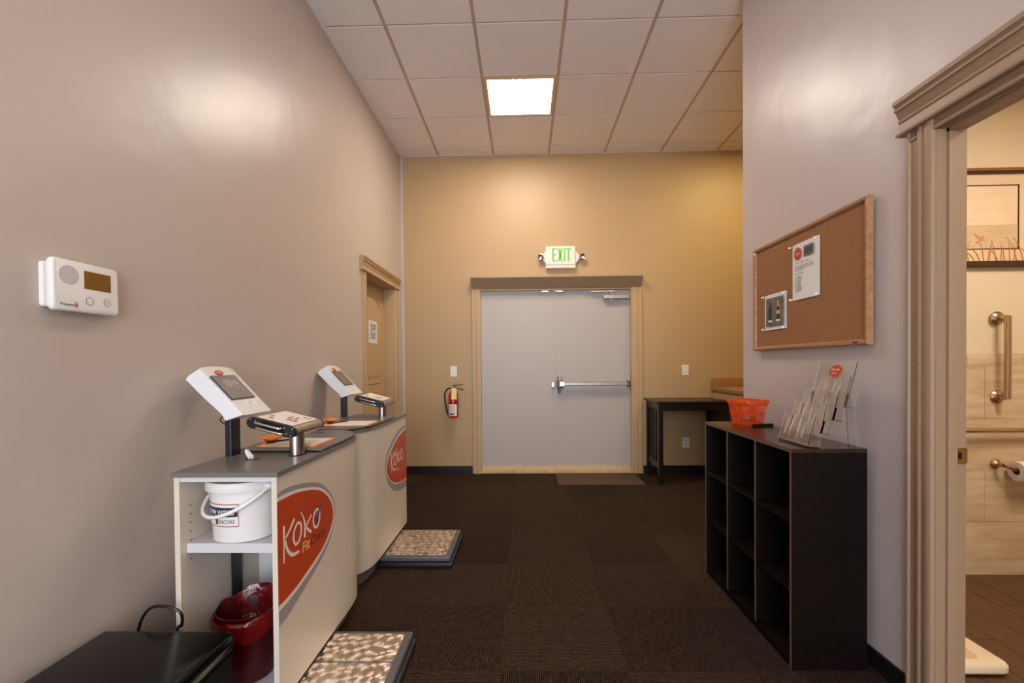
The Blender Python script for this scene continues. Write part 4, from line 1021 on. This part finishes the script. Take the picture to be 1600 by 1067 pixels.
stf = plane_fn((1.2828, 2.016, 1.1805), (0, -1, 0), (.28, 0, .96))
sm = text_mb('FAMILY TIME', .054, .007, lambda a, b, t: stf(a, b, 0)-Vector((.0012, 0, 0)), 0, 0, .02)
sm.join(text_mb('member', .034, .006, lambda a, b, t: stf(a+.009, b-.015, 0)-Vector((.0012, 0, 0)), 0, 0, .02))
obj('sticker_print', sm, 'vinyl_white', bd, kind='stuff')

# ------------------------------------------------------------------ cork board
cb = thing('cork_board', 'oak framed cork bulletin board on the right wall', 'board', (XR, 2.36, 1.283))
CX = 1.352
obj('cork_panel', MB().box(CX+.004, CX+.018, 1.905, 2.805, 1.295, 1.855), 'cork', cb)
frp = [(0, 0), (0, .020), (.004, .024), (.014, .024), (.020, .018), (.022, .012), (.022, 0)]
Y0b, Y1b, Z0b, Z1b = 1.893, 2.820, 1.283, 1.868
def frm(mb, a0, a1, fn): mb.loft([[fn(a, b, a0+a*.999) for a, b in frp], [fn(a, b, a1-a*.999) for a, b in frp]])
for nm_, a0, a1, fn in (('frame_rail', Y0b, Y1b, lambda a, b, t: (CX+.016-b, t, Z0b+a)), ('frame_rail', Y0b, Y1b, lambda a, b, t: (CX+.016-b, t, Z1b-a)),
                        ('frame_stile', Z0b, Z1b, lambda a, b, t: (CX+.016-b, Y0b+a, t)), ('frame_stile', Z0b, Z1b, lambda a, b, t: (CX+.016-b, Y1b-a, t))):
    m_ = MB(); frm(m_, a0, a1, fn); obj(nm_, m_, 'oak', cb)
obj('hanger', MB().box(CX+.016, XR, 1.91, 1.93, 1.76, 1.785).box(CX+.016, XR, 2.76, 2.78, 1.76, 1.785), 'black_pl', cb)
obj('maker_plate', MB().box(CX-.0085, CX-.0075, 1.945, 1.975, 1.290, 1.297), 'ink', cb)
def pin(mb, y, z): mb.lathe([(.001, 0), (.001, .004), (.005, .006), (.004, .010), (.003, .014), (.006, .018), (.005, .019), (.001, .019)], (CX+.003, y, z), 12, (-1, .15, 0))
pm = MB(); pin(pm, 2.795, 1.842); obj('push_pin', pm, 'acrylic', cb, smooth=True)
pp = thing('notice_sheet', 'white letter-size notice with orange oval pinned to the upper middle of the cork board', 'paper', (CX, 2.31, 1.52))
def paperm(y0, y1, z0, z1, curl=.006):
    rings = []; n = 10
    for i in range(n+1):
        u = i/n; rings.append([(CX+.002-curl*(sin(pi*v/6))*(.3+.5*abs(2*u-1))*.6-.0005, y0+(y1-y0)*v/6, z0+(z1-z0)*u) for v in range(7)])
    return MB().loft(rings, cap=False, closed=False)
o = obj('sheet', paperm(2.205, 2.425, 1.522, 1.797), 'paper', pp, smooth=True)
ps = lambda a, b, t: (CX-.0045-t, 2.425-a, 1.522+b)   # a: left to right as read from the hall (towards -y)
obj('printed_oval', MB().prism(circ(.054, .225, .030, .030), ps, 0, .0006), 'orange', pp)
obj('printed_oval_text', text_mb('Koko', .038, .014, lambda a, b, t: ps(.035+a, .218+b, .001), 0, 0), 'vinyl_white', pp)
obj('printed_photo', MB().prism([(.105, .200), (.180, .200), (.180, .250), (.105, .250)], ps, 0, .0006), 'photo_grey', pp)
fg = MB()
for k_ in range(4): fg.prism(circ(.118+.016*k_, .222+.004*(k_ % 2), .006, .017, 12), ps, 0, .0010)
obj('printed_figures', fg, 'ink', pp)
lnm = MB()
for z, a0, a1 in ((.178, .03, .155), (.160, .03, .180), (.152, .03, .180), (.144, .03, .10), (.125, .03, .10)): lnm.prism([(a0, z), (a1, z), (a1, z+.0025), (a0, z+.0025)], ps, 0, .0006)
for k_ in range(8): lnm.prism([(.035, .108-.0095*k_), (.075+.012*((k_*3) % 4)/3, .108-.0095*k_), (.075+.012*((k_*3) % 4)/3, .1115-.0095*k_), (.035, .1115-.0095*k_)], ps, 0, .0006)
obj('printed_lines', lnm, 'ink_grey', pp)
for y, z in ((2.430, 1.790), (2.222, 1.790), (2.425, 1.528), (2.215, 1.530)):
    pm = MB(); pin(pm, y, z); obj('push_pin', pm, 'acrylic', pp, smooth=True)
p2 = thing('photo_sheet', 'white sheet with photo of two standing figures pinned low on the cork board', 'paper', (CX, 2.59, 1.39))
obj('sheet', paperm(2.478, 2.700, 1.392, 1.585), 'paper', p2, smooth=True)
ps2 = lambda a, b, t: (CX-.0045-t, 2.700-a, 1.392+b)
obj('printed_photo', MB().prism([(.025, .018), (.200, .018), (.200, .172), (.025, .172)], ps2, 0, .0006), 'photo_grey', p2)
sil = MB(); skn = MB(); shoe = MB()
for cx_, flag in ((.070, 0), (.150, 1)):
    body = [(-.012, .030), (-.016, .075), (-.020, .100), (-.019, .120), (-.007, .130), (.007, .130), (.019, .120), (.020, .100), (.016, .075), (.012, .030)]
    (skn if flag else sil).prism([(cx_+a, b) for a, b in body], ps2, 0, .0009)
    (skn if flag else sil).prism(circ(cx_, .142, .009, .012, 14), ps2, 0, .0009)
    sil.prism([(cx_-.017, .035), (cx_+.017, .035), (cx_+.018, .080), (cx_-.018, .080)], ps2, 0, .0012)
    sil.prism([(cx_-.018, .100), (cx_+.018, .100), (cx_+.014, .120), (cx_-.014, .120)], ps2, 0, .0012)
    shoe.prism([(cx_-.018, .040), (cx_+.018, .040), (cx_+.018, .052), (cx_-.018, .052)], ps2, 0, .0014)
obj('printed_figures', sil, 'ink', p2); obj('printed_skin', skn, 'skin', p2); obj('printed_caption', shoe, 'paper', p2)
for y, z in ((2.703, 1.578), (2.49, 1.578), (2.700, 1.398), (2.492, 1.398)):
    pm = MB(); pin(pm, y, z); obj('push_pin', pm, 'acrylic', p2, smooth=True)

# ------------------------------------------------------------------ restroom things
vb = thing('grab_bar', 'upright satin steel grab bar on the restroom wall', 'grab bar', (2.67, RY, 1.01))
yb = RY-.055
P = [(2.662, RY-.006, 1.452), (2.663, RY-.035, 1.452), (2.662, yb, 1.445), (2.662, yb-.004, 1.42), (2.662, yb-.004, 1.04), (2.662, yb, 1.016), (2.663, RY-.035, 1.009), (2.662, RY-.006, 1.009)]
obj('bar', MB().tube(catmull(P, 5, False), .016, 14), 'satin', vb, smooth=True)
for z in (1.452, 1.009): obj('flange', MB().lathe([(.038, 0), (.038, .005), (.028, .016), (.016, .020)], (2.660, RY, z), 24, (0, -1, 0)), 'satin', vb, smooth=30)
hbm = thing('grab_bar', 'long level steel grab bar on the restroom wall below the upright one', 'grab bar', (2.6, RY, .81))
obj('bar', MB().cyl((1.75, RY-.05, .828), (3.2, RY-.05, .828), .014), 'satin', hbm, smooth=30)
for x in (1.80, 3.15): obj('flange', MB().cyl((x, RY, .828), (x, RY-.05, .828), .013).lathe([(.036, 0), (.036, .006), (.02, .014)], (x, RY, .828), 20, (0, -1, 0)), 'satin', hbm, smooth=30)
tp = thing('paper_holder', 'bronze toilet paper holder on the restroom wall', 'holder', (2.66, RY, .60))
obj('wall_post', MB().lathe([(.028, 0), (.028, .006), (.018, .012), (.010, .02), (.010, .052)], (2.652, RY, .632), 20, (0, -1, 0)), 'brass', tp, smooth=30)
obj('spindle', MB().tube([(2.652, RY-.05, .632), (2.67, RY-.062, .625), (2.70, RY-.07, .610), (2.88, RY-.07, .612)], [.010, .008, .011, .011], 10), 'brass', tp, smooth=True)
rl = thing('toilet_roll', 'white toilet paper roll on the restroom holder', 'toilet roll', (2.755, RY-.07, .55))
obj('roll', MB().lathe([(.020, 0), (.052, 0), (.055, .003), (.055, .105), (.052, .108), (.020, .108), (.020, 0)], (2.700, RY-.07, .604), 32, (1, 0, 0), cap=False), 'paper', rl, smooth=30)
obj('core', MB().lathe([(.0195, .001), (.0195, .107), (.017, .107), (.017, .001), (.0195, .001)], (2.700, RY-.07, .604), 24, (1, 0, 0), cap=False), 'mat_brown', rl, smooth=30)
pc = thing('framed_picture', 'large framed seascape print with grasses on the restroom wall', 'picture', (2.6, RY, 1.738))
FX0, FX1, FZ0, FZ1 = 2.05, 3.15, 1.738, 2.287
obj('mat_board', MB().box(FX0+.02, FX1-.02, RY-.008, RY-.002+.014, FZ0+.02, FZ1-.02), 'mat_board', pc)
f_ = MB()
obj('frame', MB().rbox(FX0, FX1, RY-.022, RY+.012, FZ0, FZ0+.032, .004).rbox(FX0, FX1, RY-.022, RY+.012, FZ1-.032, FZ1-.018, .003).rbox(FX0, FX0+.03, RY-.022, RY+.012, FZ0, FZ1, .004).rbox(FX1-.03, FX1, RY-.022, RY+.012, FZ0, FZ1, .004), 'frame_dark', pc)
obj('frame_edge', MB().rbox(FX0, FX1, RY-.024, RY+.012, FZ1-.017, FZ1-.008, .002).box(FX0, FX1, RY-.020, RY+.012, FZ1-.008, FZ1), 'brass', pc)
xz = lambda a, b, t: (a, RY-.008-t, b)
obj('print', MB().prism([(2.30, 1.955), (2.765, 1.960), (2.765, 2.192), (2.30, 2.192)], xz, 0, .0012), 'sea_sky', pc)
obj('print_sea', MB().prism([(2.30, 1.840), (2.765, 1.840), (2.765, 1.975), (2.30, 1.968)], xz, 0, .0016), 'sea', pc)
fl = MB()
for a0, a1, b0, b1 in ((2.296, 2.772, 2.189, 2.195), (2.296, 2.772, 1.836, 1.841), (2.762, 2.770, 1.838, 2.193), (2.296, 2.302, 1.838, 2.193)): fl.prism([(a0, b0), (a1, b0), (a1, b1), (a0, b1)], xz, 0, .003)
obj('print_border', fl, 'frame_dark', pc)
gr = MB(); random.seed(5)
for k_ in range(34):
    x = 2.35+.022*k_+random.uniform(-.01, .01); h = random.uniform(.05, .12)*(1+.9*max(0, (x-2.72)*3)); s_ = random.uniform(-.06, .05)
    gr.stroke([(x, 1.772), (x+s_*.4, 1.772+h*.6), (x+s_, 1.772+h)], [.004, .003, .0008], xz, 0, .0034)
obj('print_grasses', gr, 'rust', pc)
bd_ = MB().stroke([(2.525, 1.925), (2.545, 1.905), (2.562, 1.893)], [.003, .014, .008], xz, 0, .0036).stroke([(2.535, 1.875), (2.560, 1.886), (2.590, 1.893)], [.01, .014, .002], xz, 0, .0036).stroke([(2.562, 1.893), (2.572, 1.905), (2.582, 1.912)], [.008, .010, .002], xz, 0, .0036)
obj('print_bird', bd_, 'rust', pc)
obj('print_sun', MB().prism(circ(2.625, 2.035, .012, .007, 14), xz, 0, .0018), 'paper', pc)
bsx = thing('bathroom_scale', 'cream bathroom scale on the brown restroom floor', 'scale', (1.70, 2.0, 0))
obj('body', MB().loft([[(a, b, z) for a, b in rrect(1.545+i, 1.857-i, 1.842+i, 2.142-i, .03)] for z, i in ((.012, .006), (.020, 0), (.042, 0), (.049, .004), (.050, .008))]), 'white_scale', bsx, smooth=30)
obj('foot_pad', MB().prism(rrect(1.62, 1.78, 1.885, 1.975, .03), lambda a, b, z: (a, b, z), .050, .0512), 'scale_pad', bsx)
obj('dial_hood', MB().loft([[(a, b, z) for a, b in rrect(1.60+i, 1.80-i, 2.03+i, 2.12-i, .02)] for z, i in ((.050, 0), (.056, .004), (.058, .012))]), 'white_scale', bsx, smooth=30)
obj('feet', MB().cyl((1.58, 1.88, 0), (1.58, 1.88, .014), .012).cyl((1.82, 1.88, 0), (1.82, 1.88, .014), .012).cyl((1.58, 2.1, 0), (1.58, 2.1, .014), .012).cyl((1.82, 2.1, 0), (1.82, 2.1, .014), .012), 'black_pl', bsx, kind='stuff')
